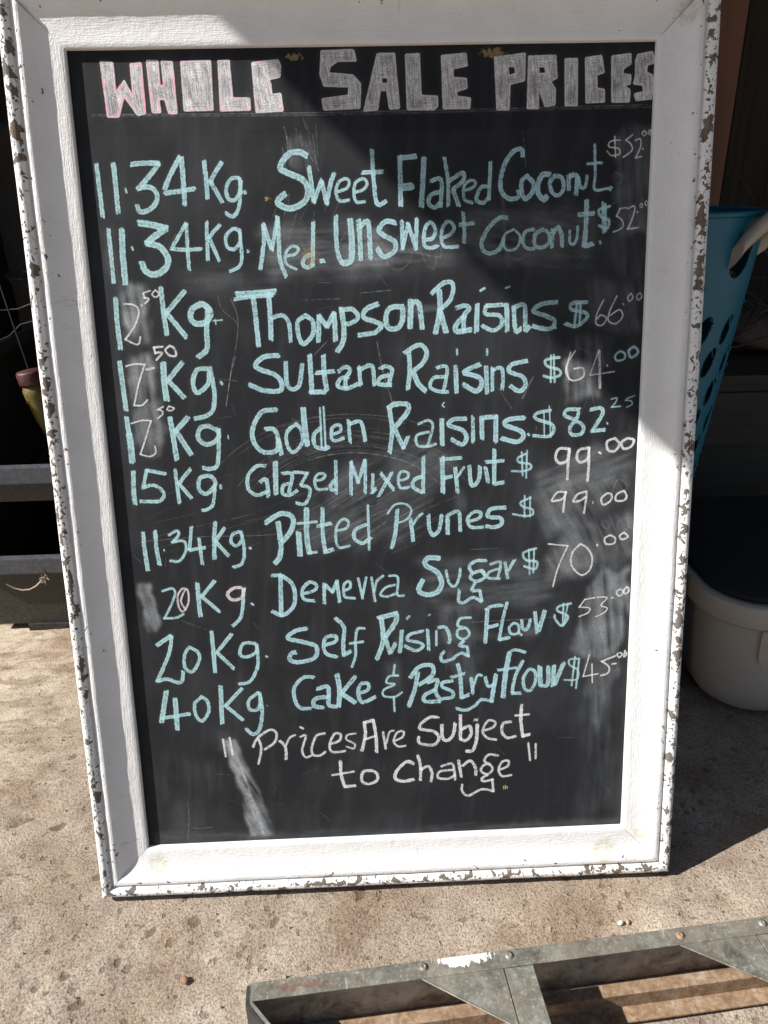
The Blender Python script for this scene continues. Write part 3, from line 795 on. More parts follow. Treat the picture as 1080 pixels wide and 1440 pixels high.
DUST=[
 (0.62,4,-63,'103 145 120 141 132 103 147 60 161 13 158 5 129 6 126 43 114 99'),
 (0.20,7,-85,'573 827 582 838 609 838 614 780 612 728 579 729 570 788'),
 (0.10,10,-85,'563 729 612 736 608 683 564 688'),
 (0.13,10,-80,'549 677 565 683 609 676 608 637 591 622 554 629'),
 (0.16,8,-85,'526 616 550 625 577 615 575 583 527 577'),
 (0.42,6,-88,'521 594 558 590 561 553 524 548'),
 (0.26,10,20,'490 465 530 487 603 503 606 468 564 452 505 445'),
 (0.26,11,-60,'490 446 531 455 605 461 603 434 574 424 545 397 511 394 496 416'),
 (0.32,10,-65,'507 350 515 380 562 405 603 415 607 368 576 356 534 338'),
 (0.14,10,-85,'507 350 605 364 606 346 508 332'),
 (0.42,7,-84,'543 257 556 326 577 347 592 342 606 351 608 292 603 255 581 228 547 234 538 248'),
 (0.26,8,-86,'559 238 597 255 601 218 582 190 589 131 574 122 563 181'),
 (0.50,6,-85,'40 689 59 690 59 659 43 636 32 644 32 674'),
 (0.34,6,-80,'31 659 63 651 57 628 33 630'),
 (0.45,6,-85,'34 610 59 613 57 570 50 550 33 555 28 582'),
 (0.40,6,-82,'35 555 64 566 67 517 59 501 42 498 33 518'),
 (0.45,5,-78,'20 348 35 349 42 296 35 289 23 291'),
 (0.12,8,-80,'18 748 28 748 35 674 26 667'),
 (0.26,14,0,'190 737 275 754 321 749 324 701 249 692 195 700'),
 (0.16,13,0,'274 721 367 741 406 733 398 696 288 695'),
 (0.20,8,-85,'216 826 237 836 252 832 247 804 220 805'),
 (0.16,11,-10,'414 755 484 760 554 759 552 692 445 702 398 718'),
 (0.10,16,0,'95 703 226 696 225 677 93 680'),
 (0.14,16,30,'264 478 364 508 397 491 328 391 227 377 212 413'),
 (0.16,11,5,'345 364 447 370 516 349 513 305 378 301'),
 (0.14,10,-80,'378 301 413 308 423 206 395 207'),
 (0.12,8,0,'326 266 500 278 500 268 325 252'),
 (0.16,6,2,'334 658 382 660 383 649 334 647'),
 (0.12,10,-85,'308 239 325 238 329 201 311 199'),
 (0.12,8,-85,'97 153 119 143 117 123 96 129'),
 (0.05,20,-90,'25 127 91 124 82 4 14 8'),
 (0.07,24,-90,'555 200 602 199 607 9 560 11'),
 (0.10,6,0,'11 18 173 8 607 9 608 -3 173 2 9 2'),
 (0.12,10,-85,'396 449 405 449 409 423 398 423'),
]
MARKS=[
 ('s',12.8,0.30,'111.3 138.1 124.2 93.3 135.3 42.7 146.0 9.4'),
 ('s',5.6,0.35,'114.4 133.1 128.9 83.2 141.9 32.2 146.0 9.4'),
 ('l',1.0,0.35,'149.9 671.6 156.4 652.5 153.8 625.8 145.4 594.9 137.1 555.6'),
 ('l',0.8,0.50,'152.0 610.3 145.1 591.0 137.0 554.0'),
 ('l',0.9,0.25,'136.2 675.7 139.8 660.5 153.0 648.8 155.1 644.9'),
 ('l',1.0,0.35,'19.8 859.7 219.3 857.8 399.1 858.2 611.7 859.6'),
 ('l',2.4,0.12,'19.7 858.4 219.1 855.7 399.1 856.2 611.8 857.5'),
 ('l',0.8,0.40,'292.3 674.2 319.1 675.9 326.9 676.4'),
 ('l',0.8,0.22,'228.5 668.2 271.7 668.7'),
 ('l',0.8,0.40,'239.1 608.8 254.1 623.2'),
 ('l',0.8,0.35,'412.7 285.6 447.5 286.1 517.3 288.0'),
 ('l',0.8,0.22,'413.0 376.9 447.0 377.5'),
 ('l',0.8,0.28,'28.3 400.0 94.9 403.7 178.0 403.4 228.4 412.0'),
 ('l',0.8,0.22,'65.7 301.0 94.5 289.0'),
 ('l',2.4,0.22,'474.7 554.0 480.3 565.9 486.6 577.7'),
 ('l',0.8,0.35,'52.6 66.9 53.7 36.6 49.4 6.1'),
 ('l',1.6,0.25,'309.7 621.7 315.2 590.3 324.1 558.2 326.3 550.1'),
 ('l',0.8,0.30,'49.3 26.6 60.6 20.9 83.3 21.8'),
 ('l',0.8,0.25,'446.0 566.8 462.5 542.2'),
 ('g',2.4,0.10,'536.4 608.0 526.9 596.4 537.0 584.3 551.5 590.2 547.8 604.6 536.4 608.0'),
 ('g',2.4,0.10,'552.9 599.7 550.0 587.9 560.1 579.7 567.8 591.4 560.9 602.6 552.9 599.7'),
 ('g',1.6,0.22,'587.9 455.5 583.3 442.9 595.3 438.2 599.9 449.1 591.2 456.2'),
 ('g',1.6,0.22,'598.2 409.7 589.9 403.0 593.7 394.2 603.8 397.3 599.9 409.6'),
 ('g',1.6,0.14,'574.4 407.0 571.1 401.9 578.2 396.5 581.4 403.3 574.4 407.0'),
 ('g',1.6,0.18,'572.3 793.3 570.3 784.0 578.2 781.7 580.2 790.3 572.3 793.3'),
 ('g',2.4,0.12,'320.1 716.2 323.7 703.5 335.3 697.3 347.2 704.5 351.4 719.2'),
 ('g',2.4,0.12,'359.1 719.1 366.7 702.5 374.5 697.9 378.6 717.2'),
 ('g',2.4,0.18,'331.9 718.2 359.1 714.6 380.9 709.7 382.6 718.5'),
 ('g',2.4,0.16,'454.6 717.0 459.4 707.9 468.9 705.5 476.7 710.5'),
 ('g',4.8,0.10,'449.5 775.6 451.2 753.8 454.7 709.5 457.9 698.2'),
 ('l',0.8,0.25,'471.2 835.5 473.8 814.4 475.5 800.2'),
 ('l',0.6,0.11,'162.8 467.5 181.8 484.3 206.3 497.6 234.4 505.7 265.6 510.5 296.7 509.6'),
 ('l',0.6,0.10,'153.4 461.1 168.3 476.4 187.1 489.9 209.7 500.8 234.5 508.2 261.6 512.3'),
 ('l',1.6,0.06,'174.4 456.2 186.7 468.4 201.2 478.7 218.0 487.3 237.1 493.3 257.7 496.8'),
 ('l',1.3,0.10,'213.4 494.1 249.0 503.7 286.7 505.0 324.2 498.9 357.8 486.2 384.9 466.2'),
 ('l',0.9,0.07,'112.5 473.2 140.6 501.2 179.3 523.7 224.5 537.8 274.9 542.0 325.2 537.3'),
 ('l',0.8,0.12,'186.9 472.5 211.5 487.5 240.5 496.5 271.8 500.5 304.5 497.8 334.7 490.3'),
 ('l',0.6,0.06,'165.3 494.7 190.6 508.7 220.4 519.3 251.5 524.8 284.9 525.5 317.4 522.1'),
 ('l',0.9,0.12,'220.0 495.5 241.6 501.4 263.7 504.0 287.5 504.1 310.4 501.8 332.4 496.1'),
 ('l',1.4,0.08,'167.1 483.1 195.8 500.4 229.8 511.6 267.5 517.0 305.0 515.1 341.7 506.6'),
 ('l',1.4,0.08,'187.0 503.1 225.1 516.7 266.9 522.7 310.0 519.8 351.6 509.6 386.8 491.2'),
 ('l',1.5,0.07,'118.0 481.4 137.2 499.7 161.0 515.3 187.6 527.5 217.2 536.4 249.0 541.1'),
 ('l',1.5,0.12,'143.6 461.4 162.1 481.6 186.7 498.2 216.7 510.4 249.6 516.7 283.9 518.2'),
 ('l',1.3,0.12,'145.2 497.8 177.3 517.3 214.4 530.0 255.3 536.9 298.3 536.4 339.7 529.5'),
 ('l',1.1,0.13,'233.9 513.1 276.5 516.7 318.8 512.2 358.8 499.5 391.6 479.4 414.8 453.4'),
 ('l',1.8,0.15,'227.1 490.3 252.8 496.1 279.1 497.8 306.0 494.5 331.4 487.9 354.3 478.0'),
 ('l',0.6,0.11,'185.1 483.4 209.5 496.6 237.6 504.8 268.8 508.8 299.8 507.0 330.0 501.2'),
 ('l',1.5,0.07,'169.8 460.5 176.8 467.8 184.5 474.3 193.1 480.6 202.4 486.1 212.4 490.8'),
 ('l',0.7,0.10,'187.5 482.5 216.9 497.2 250.7 505.2 287.6 506.6 323.5 500.6 355.3 488.8'),
 ('l',1.6,0.08,'238.3 518.7 279.1 521.6 319.8 517.1 357.3 506.1 390.0 487.7 414.8 464.4'),
 ('l',1.7,0.07,'175.4 486.2 207.3 502.5 244.5 512.8 284.6 514.9 324.5 509.6 360.4 496.1'),
 ('l',1.1,0.12,'177.7 469.5 188.9 478.3 201.6 486.2 215.8 492.3 231.6 497.6 248.1 501.2'),
 ('l',1.0,0.12,'157.1 454.2 168.6 468.1 183.3 480.9 200.2 491.2 221.0 498.8 242.5 504.7'),
 ('l',1.3,0.13,'196.6 528.9 231.0 537.6 266.8 541.4 303.3 539.5 338.9 533.6 372.3 522.9'),
 ('l',1.6,0.15,'249.5 495.4 279.9 496.9 309.3 493.6 337.9 485.2 361.7 472.0 380.6 455.4'),
 ('l',1.3,0.06,'180.5 488.5 192.2 494.7 204.8 500.9 218.9 505.4 232.9 509.1 247.7 511.9'),
 ('l',1.0,0.06,'182.4 465.2 191.0 472.4 201.2 478.7 213.0 485.0 225.5 489.6 237.9 493.3'),
 ('l',0.6,0.18,'221.6 442.9 244.5 456.4'),
 ('l',1.1,0.08,'292.9 441.3 322.5 459.0'),
 ('l',0.7,0.07,'318.7 375.0 359.7 397.1'),
 ('l',0.6,0.19,'261.0 433.1 315.3 470.1'),
 ('l',1.3,0.20,'282.9 441.7 323.6 471.5'),
 ('l',0.8,0.17,'321.0 397.6 350.8 416.4'),
 ('l',1.7,0.20,'282.1 392.8 314.7 414.2'),
 ('l',0.9,0.13,'319.1 388.9 379.4 417.1'),
 ('l',0.9,0.16,'263.3 450.8 282.0 462.8'),
 ('l',1.9,0.11,'332.3 417.0 398.9 442.1'),
 ('l',1.5,0.19,'247.0 436.9 273.4 453.8'),
 ('l',0.7,0.15,'318.9 414.9 370.4 437.9'),
 ('l',0.8,0.17,'325.9 391.3 380.3 421.4'),
 ('l',1.1,0.19,'258.6 391.9 322.6 429.3'),
 ('l',1.9,0.17,'305.3 439.2 329.0 454.5'),
 ('l',1.1,0.14,'235.8 391.0 303.2 424.0'),
 ('l',1.3,0.19,'237.0 453.3 302.5 485.5'),
 ('l',0.9,0.10,'270.1 386.3 324.9 422.4'),
 ('l',0.7,0.19,'248.3 408.7 278.2 426.5'),
 ('l',1.2,0.19,'262.1 418.5 310.3 438.2'),
 ('l',1.2,0.09,'278.6 412.0 318.7 441.3'),
 ('l',1.6,0.14,'220.0 393.3 246.6 407.9'),
 ('l',0.7,0.14,'258.6 413.5 305.2 435.0'),
 ('l',1.4,0.17,'250.2 432.6 305.1 462.9'),
 ('l',1.3,0.16,'327.3 417.2 374.6 442.9'),
 ('l',1.6,0.18,'272.7 412.2 316.7 429.5'),
 ('l',1.8,0.08,'331.0 431.6 378.1 450.4'),
 ('l',0.7,0.15,'234.6 420.3 256.0 434.1'),
 ('l',1.5,0.08,'311.3 382.3 337.8 395.2'),
 ('l',1.1,0.13,'323.0 376.6 353.7 388.6'),
 ('l',1.3,0.11,'335.9 386.6 361.5 401.3'),
 ('l',1.4,0.12,'243.4 429.4 292.0 465.0'),
 ('l',0.7,0.20,'223.4 429.2 271.0 455.6'),
 ('l',0.6,0.17,'311.2 377.0 334.3 391.0'),
 ('l',1.0,0.07,'69.7 448.7 126.3 460.3'),
 ('l',0.5,0.05,'40.0 382.3 105.2 398.2'),
 ('l',0.9,0.11,'149.9 420.6 186.8 427.9'),
 ('l',0.8,0.08,'27.2 388.0 64.4 396.2'),
 ('l',0.8,0.07,'120.5 378.6 167.5 395.1'),
 ('l',0.7,0.07,'37.7 447.3 72.2 458.7'),
 ('l',0.7,0.05,'164.7 432.0 224.5 452.0'),
 ('l',0.6,0.09,'66.4 458.1 139.7 477.3'),
 ('l',0.8,0.12,'200.3 446.1 278.0 468.8'),
 ('l',0.7,0.12,'90.9 415.8 162.9 429.6'),
 ('l',0.5,0.06,'152.9 402.5 207.1 419.5'),
 ('l',0.5,0.12,'25.7 398.4 71.7 413.9'),
 ('l',0.7,0.09,'185.2 398.8 232.7 414.4'),
 ('l',1.1,0.09,'45.2 422.5 92.9 431.9'),
 ('l',0.5,0.08,'58.7 377.3 108.2 392.9'),
 ('l',0.5,0.07,'107.4 416.1 151.2 427.4'),
 ('l',0.7,0.07,'32.5 427.2 65.6 439.6'),
 ('l',0.9,0.12,'129.5 412.8 204.4 431.6'),
 ('l',1.2,0.21,'230.4 842.5 239.4 812.3'),
 ('l',1.2,0.24,'215.2 824.7 218.9 795.8'),
 ('l',1.3,0.25,'220.3 835.7 220.7 814.8'),
 ('l',0.8,0.09,'237.6 822.2 240.2 797.5'),
 ('l',1.1,0.21,'219.9 841.3 220.7 828.8'),
 ('l',1.3,0.23,'239.5 829.8 246.9 810.1'),
 ('l',1.2,0.13,'235.2 834.8 242.4 811.6'),
 ('l',1.2,0.28,'217.8 844.7 224.0 819.6'),
 ('l',1.2,0.20,'234.8 840.3 236.8 820.1'),
 ('l',1.2,0.14,'241.3 850.5 245.1 837.4'),
 ('l',1.2,0.22,'238.4 852.7 241.6 841.6'),
 ('l',1.0,0.10,'242.4 842.9 245.9 822.7'),
 ('l',0.6,0.17,'251.5 846.2 252.4 815.6'),
 ('l',0.7,0.27,'247.3 819.9 252.5 800.1'),
 ('l',1.4,0.11,'223.2 833.6 224.7 820.3'),
 ('l',0.8,0.26,'248.1 835.9 250.5 806.5'),
 ('l',0.8,0.16,'240.1 778.3 237.5 771.9'),
 ('l',0.6,0.25,'205.0 763.2 199.8 753.2'),
 ('l',1.1,0.16,'274.9 773.3 266.6 755.4'),
 ('l',0.8,0.19,'227.7 759.9 219.8 741.2'),
 ('l',0.7,0.29,'219.5 778.0 215.3 770.2'),
 ('l',0.8,0.29,'215.8 766.6 212.8 752.9'),
 ('l',1.2,0.21,'278.2 737.7 270.7 724.0'),
 ('l',1.0,0.23,'263.6 777.1 257.6 760.7'),
 ('l',0.9,0.17,'220.3 778.0 216.9 758.6'),
 ('l',1.0,0.16,'219.9 742.6 214.3 723.0'),
 ('l',0.7,0.28,'246.1 759.5 244.1 750.8'),
 ('l',0.8,0.13,'241.1 769.0 230.4 751.9'),
 ('l',0.7,0.15,'211.0 776.0 208.9 764.6'),
 ('l',0.8,0.20,'246.5 734.8 241.1 718.0'),
 ('l',0.9,0.08,'235.6 601.9 237.9 598.7'),
 ('l',0.5,0.10,'299.8 365.2 317.3 350.4'),
 ('l',0.8,0.06,'244.8 518.5 223.1 507.7'),
 ('l',0.7,0.06,'13.8 307.5 13.2 283.1'),
 ('l',0.9,0.10,'221.1 99.7 200.1 89.8'),
 ('l',0.9,0.18,'95.8 739.5 88.0 728.7'),
 ('l',0.4,0.19,'386.3 243.3 383.5 228.5'),
 ('l',0.5,0.10,'120.9 111.3 130.5 94.0'),
 ('l',0.7,0.15,'379.9 302.4 385.9 301.2'),
 ('l',0.5,0.13,'245.8 686.6 260.6 685.5'),
 ('l',0.5,0.10,'577.5 342.7 580.2 318.3'),
 ('l',0.6,0.17,'580.3 289.2 590.9 288.8'),
 ('l',0.5,0.07,'262.0 661.3 245.3 657.9'),
 ('l',0.8,0.18,'210.1 539.0 224.1 528.1'),
 ('l',0.8,0.10,'310.3 698.6 323.1 680.3'),
 ('l',0.6,0.09,'123.9 257.7 114.4 257.1'),
 ('l',0.5,0.12,'145.1 543.3 128.0 541.4'),
 ('l',0.4,0.12,'104.9 59.3 112.0 58.0'),
 ('l',0.8,0.11,'546.2 126.3 525.3 127.2'),
 ('l',0.7,0.12,'90.6 96.9 110.9 94.0'),
 ('l',0.5,0.12,'233.5 606.6 240.6 606.4'),
 ('l',0.6,0.19,'560.6 751.6 579.9 737.9'),
 ('l',0.6,0.21,'490.8 521.8 490.9 516.9'),
 ('l',0.6,0.19,'130.4 585.1 151.7 582.1'),
 ('l',0.8,0.10,'455.4 811.9 459.2 811.1'),
 ('l',0.9,0.16,'449.3 115.9 456.7 106.6'),
 ('l',0.4,0.18,'151.2 295.8 157.5 287.4'),
 ('l',0.5,0.14,'551.3 352.5 575.6 349.9'),
 ('l',0.6,0.14,'585.9 56.4 595.6 45.7'),
 ('l',0.8,0.18,'547.0 709.7 533.9 695.7'),
 ('l',0.8,0.07,'366.1 606.2 370.0 597.5'),
 ('l',0.4,0.15,'109.8 265.6 118.2 263.4'),
 ('l',0.5,0.07,'176.4 49.8 152.0 50.0'),
 ('l',0.5,0.13,'66.8 481.3 68.5 463.0'),
 ('l',0.7,0.08,'369.8 324.4 352.5 315.2'),
 ('l',0.8,0.09,'499.5 628.5 505.4 615.1'),
 ('l',0.7,0.11,'167.1 672.7 160.7 670.6'),
 ('l',0.8,0.16,'221.0 35.4 232.3 23.6'),
 ('l',0.8,0.21,'580.3 766.5 569.6 760.1'),
 ('l',0.9,0.15,'50.0 639.9 54.4 636.8'),
 ('l',0.5,0.18,'552.3 567.1 557.1 546.0'),
 ('l',0.5,0.12,'554.6 764.1 549.6 751.1'),
 ('l',0.7,0.09,'110.5 703.9 107.6 696.6'),
 ('l',0.5,0.09,'31.3 615.8 44.5 606.2'),
 ('l',0.6,0.15,'476.3 427.6 480.5 426.6'),
 ('l',0.6,0.11,'386.3 778.3 382.4 773.3'),
 ('l',0.6,0.13,'166.1 76.4 163.7 65.5'),
 ('l',0.7,0.09,'526.9 16.2 537.3 7.4'),
 ('l',0.6,0.20,'-19.3 134.4 -31.4 127.1'),
 ('l',0.7,0.21,'287.2 729.5 287.1 726.5'),
 ('l',0.5,0.11,'53.9 380.1 52.9 368.8'),
 ('l',0.8,0.21,'303.7 96.8 303.6 89.9'),
 ('l',0.6,0.07,'145.2 758.0 123.9 757.0'),
 ('l',0.8,0.09,'551.0 555.0 542.6 534.2'),
 ('l',0.8,0.09,'467.5 683.0 457.3 677.9'),
 ('l',0.5,0.10,'142.8 557.0 146.7 544.1'),
 ('l',0.8,0.07,'434.9 118.5 434.0 113.6'),
 ('l',0.7,0.11,'495.5 757.3 493.5 742.7'),
 ('l',0.6,0.13,'251.6 406.9 245.3 395.9'),
 ('l',0.8,0.18,'16.2 384.9 25.1 374.2'),
]

# ---------------------------------------------------------------- materials
def mat_paint():
    m = Mat('chipped_white_paint', rough=.55)
    uvn = m.n('ShaderNodeTexCoord'); sep = m.n('ShaderNodeSeparateXYZ'); m.l(uvn.outputs['UV'], sep.inputs[0])
    q = sep.outputs[1]                                # metres from the opening edge outwards
    co = m.co('UV')
    cs = m.co('UV', scale=(.9, 1.15, 1))
    # chips: crisp islands, many on the outer bead, few on the ridge, rare elsewhere
    big = m.noise(cs, 78, 3, .58, .5)
    sm = m.noise(m.co('UV', scale=(.9, 1.1, 1)), 260, 2, .55, .3)
    patch = m.noise(m.co('UV'), 9, 2, .5)
    where = m.n('ShaderNodeMapRange'); where.clamp = True
    # weight by q
    w1 = m.ramp(m.math('MULTIPLY', q, 10.), [(0, -.01), (.25, .005), (.37, .065), (.43, .10), (.455, .07), (.475, .16), (.51, .205), (.56, .19), (.59, .12), (.63, .10)])
    th = m.math('SUBTRACT', .745, w1)
    th = m.math('SUBTRACT', th, m.math('MULTIPLY', m.math('SUBTRACT', patch, .5), .16))
    c1 = m.math('MULTIPLY', m.math('SUBTRACT', big, th), 75., clamp=True)
    c2 = m.math('MULTIPLY', m.math('SUBTRACT', sm, m.math('ADD', th, .045)), 75., clamp=True)
    chip = m.math('MAXIMUM', c1, c2)
    grain = m.noise(m.co('UV', scale=(1, 12, 1)), 55, 5, .6)
    wood = m.ramp(grain, [(.3, (.070, .055, .042)), (.6, (.165, .125, .09)), (.8, (.26, .20, .15))])
    wv = m.noise(co, 14, 3)
    wood = m.mix(m.ramp(wv, [(.42, 0.), (.58, .85)]), wood, (.115, .108, .095))
    dirt = m.noise(co, 22, 5, .6)
    paint = m.mix(m.ramp(dirt, [(.42, 0.), (.8, .5)]), (.725, .72, .71), (.58, .56, .525))
    grim = m.noise(m.co('UV', scale=(.35, 1, 1)), 160, 4, .7)
    paint = m.mix(m.ramp(grim, [(.66, 0.), (.74, .45)]), paint, (.42, .38, .33))
    scf = m.noise(m.co('UV', scale=(1.6, .35, 1), rot=(0, 0, .5)), 60, 4, .7, .8)
    scm = m.ramp(m.noise(m.co('UV'), 6, 3, .6), [(.50, 0.), (.62, 1.)])
    paint = m.mix(m.math('MULTIPLY', m.ramp(scf, [(.62, 0.), (.70, .55)]), scm), paint, (.33, .31, .29))
    # darker tone along the groove, broken up by noise
    gr = m.ramp(m.math('MULTIPLY', q, 10.), [(.445, 0.), (.457, .28), (.466, .28), (.48, 0.)])
    paint = m.mix(m.math('MULTIPLY', gr, dirt), paint, (.36, .33, .3))
    # yellow old-glue marks at the mitres
    for (x, z, rr) in ((.585, -.030, .030), (.012, -.022, .026), (.640, .945, .026), (.632, -.008, .016)):
        vd = m.n('ShaderNodeVectorMath', operation='DISTANCE'); m.l(m.co('Object'), vd.inputs[0]); vd.inputs[1].default_value = (x, z, .003)
        nn = m.noise(m.co('Object', scale=(1, 1.6, 1)), 130, 5, .75, 1.)
        k = m.math('MULTIPLY', m.math('SUBTRACT', 1., m.math('DIVIDE', vd.outputs['Value'], rr), clamp=True), nn)
        paint = m.mix(m.ramp(k, [(.14, 0.), (.30, .30), (.34, .65), (.42, .25)]), paint, (.42, .37, .24))
    m.col(m.mix(chip, paint, wood))
    m.rough(m.mix(chip, (.5, .5, .5), (.85, .85, .85)))
    canvas = m.noise(m.co('UV', scale=(.9, 1, 1)), 520, 3, .6)
    brush = m.noise(m.co('UV', scale=(.10, 1, 1)), 700, 3, .6)
    lump = m.noise(co, 150, 3, .6)
    b0 = m.bump(canvas, .38, .0008)
    b1 = m.bump(brush, .75, .0008, b0)
    b2 = m.bump(lump, .45, .0010, b1)
    b3 = m.bump(chip, 1., .0007, b2); b3.node.invert = True
    b4 = m.bump(grain, .25, .0004, b3)
    m.nrm(b4)
    return m.m

def vnoise(shape, cell, seed, ang=0., aniso=1.):
    """smooth value noise on an image grid; cell in pixels, stretched along ang by aniso"""
    rs = np.random.RandomState(seed)
    h, w = shape
    y, x = np.mgrid[0:h, 0:w].astype(np.float32)
    c, s = math.cos(ang), math.sin(ang)
    a = (x * c + y * s) / (cell * aniso); b = (-x * s + y * c) / cell
    a -= a.min(); b -= b.min()
    T = rs.rand(int(b.max()) + 3, int(a.max()) + 3).astype(np.float32)
    ia = a.astype(int); ib = b.astype(int); fa = a - ia; fb = b - ib
    fa = fa * fa * (3 - 2 * fa); fb = fb * fb * (3 - 2 * fb)
    return (T[ib, ia] * (1 - fa) + T[ib, ia + 1] * fa) * (1 - fb) + (T[ib + 1, ia] * (1 - fa) + T[ib + 1, ia + 1] * fa) * fb
def fbm(shape, cell, seed, octv=4, ang=0., aniso=1., gain=.55):
    t = 0; a = 1; n = 0
    for k in range(octv):
        if cell / 2 ** k < 1.01: break
        t = t + a * vnoise(shape, cell / 2 ** k, seed + k * 17, ang, aniso); n += a; a *= gain
    return t / n
def blur(a, r):
    r = int(max(1, r))
    for ax in (0, 1):
        for _ in range(2):
            p = np.pad(a, [(r + 1, r) if k == ax else (0, 0) for k in (0, 1)], mode='edge')
            c = np.cumsum(p, axis=ax)
            n = 2 * r + 1
            if ax == 0: a = (c[n:, :] - c[:-n, :]) / n
            else: a = (c[:, n:] - c[:, :-n]) / n
    return a
def inside(poly, X, Y):
    r = np.zeros(X.shape, bool)
    n = len(poly)
    for i in range(n):
        x0, y0 = poly[i]; x1, y1 = poly[(i + 1) % n]
        c = ((y0 > Y) != (y1 > Y))
        if y1 != y0: r ^= c & (X < (x1 - x0) * (Y - y0) / (y1 - y0) + x0)
    return r
def segdist(X, Y, a, b):
    dx, dy = b[0] - a[0], b[1] - a[1]; L = dx * dx + dy * dy + 1e-9
    t = np.clip(((X - a[0]) * dx + (Y - a[1]) * dy) / L, 0, 1)
    return np.hypot(X - a[0] - t * dx, Y - a[1] - t * dy)
def pts_of(t):
    v = [float(a) for a in t.split()]
    return [(v[i], v[i + 1]) for i in range(0, len(v), 2)]
def smooth_path(P, step=1.6):
    if len(P) < 3: return P
    Q = [P[0]] + list(P) + [P[-1]]; out = []
    for i in range(1, len(Q) - 2):
        p0, p1, p2, p3 = [np.array(q) for q in Q[i - 1:i + 3]]
        n = max(2, int(np.hypot(*(p2 - p1)) / step))
        for k in range(n):
            t = k / n
            out.append(tuple(.5 * ((2 * p1) + (-p0 + p2) * t + (2 * p0 - 5 * p1 + 4 * p2 - p3) * t * t + (-p0 + 3 * p1 - 3 * p2 + p3) * t ** 3)))
    out.append(P[-1]); return out

def soften(P):
    out = []
    for i in range(len(P)):
        a, b, c = np.array(P[i - 1]), np.array(P[i]), np.array(P[(i + 1) % len(P)])
        for k, e in ((0, a), (1, c)):
            L = np.hypot(*(e - b)); out.append(tuple(b + (e - b) / (L + 1e-6) * min(.9, L * .25)))
    return out
SX0, SX1, SY0, SY1 = -12., 622., -12., 932.            # slate extent in mm
PXM = 2.5
IW, IH = int((SX1 - SX0) * PXM), int((SY1 - SY0) * PXM)
CH = {'b': (.385, .605, .655), 'w': (.74, .74, .74), 'p': (.74, .64, .66), 'y': (.65, .6, .15), 'g': (.5, .52, .53)}

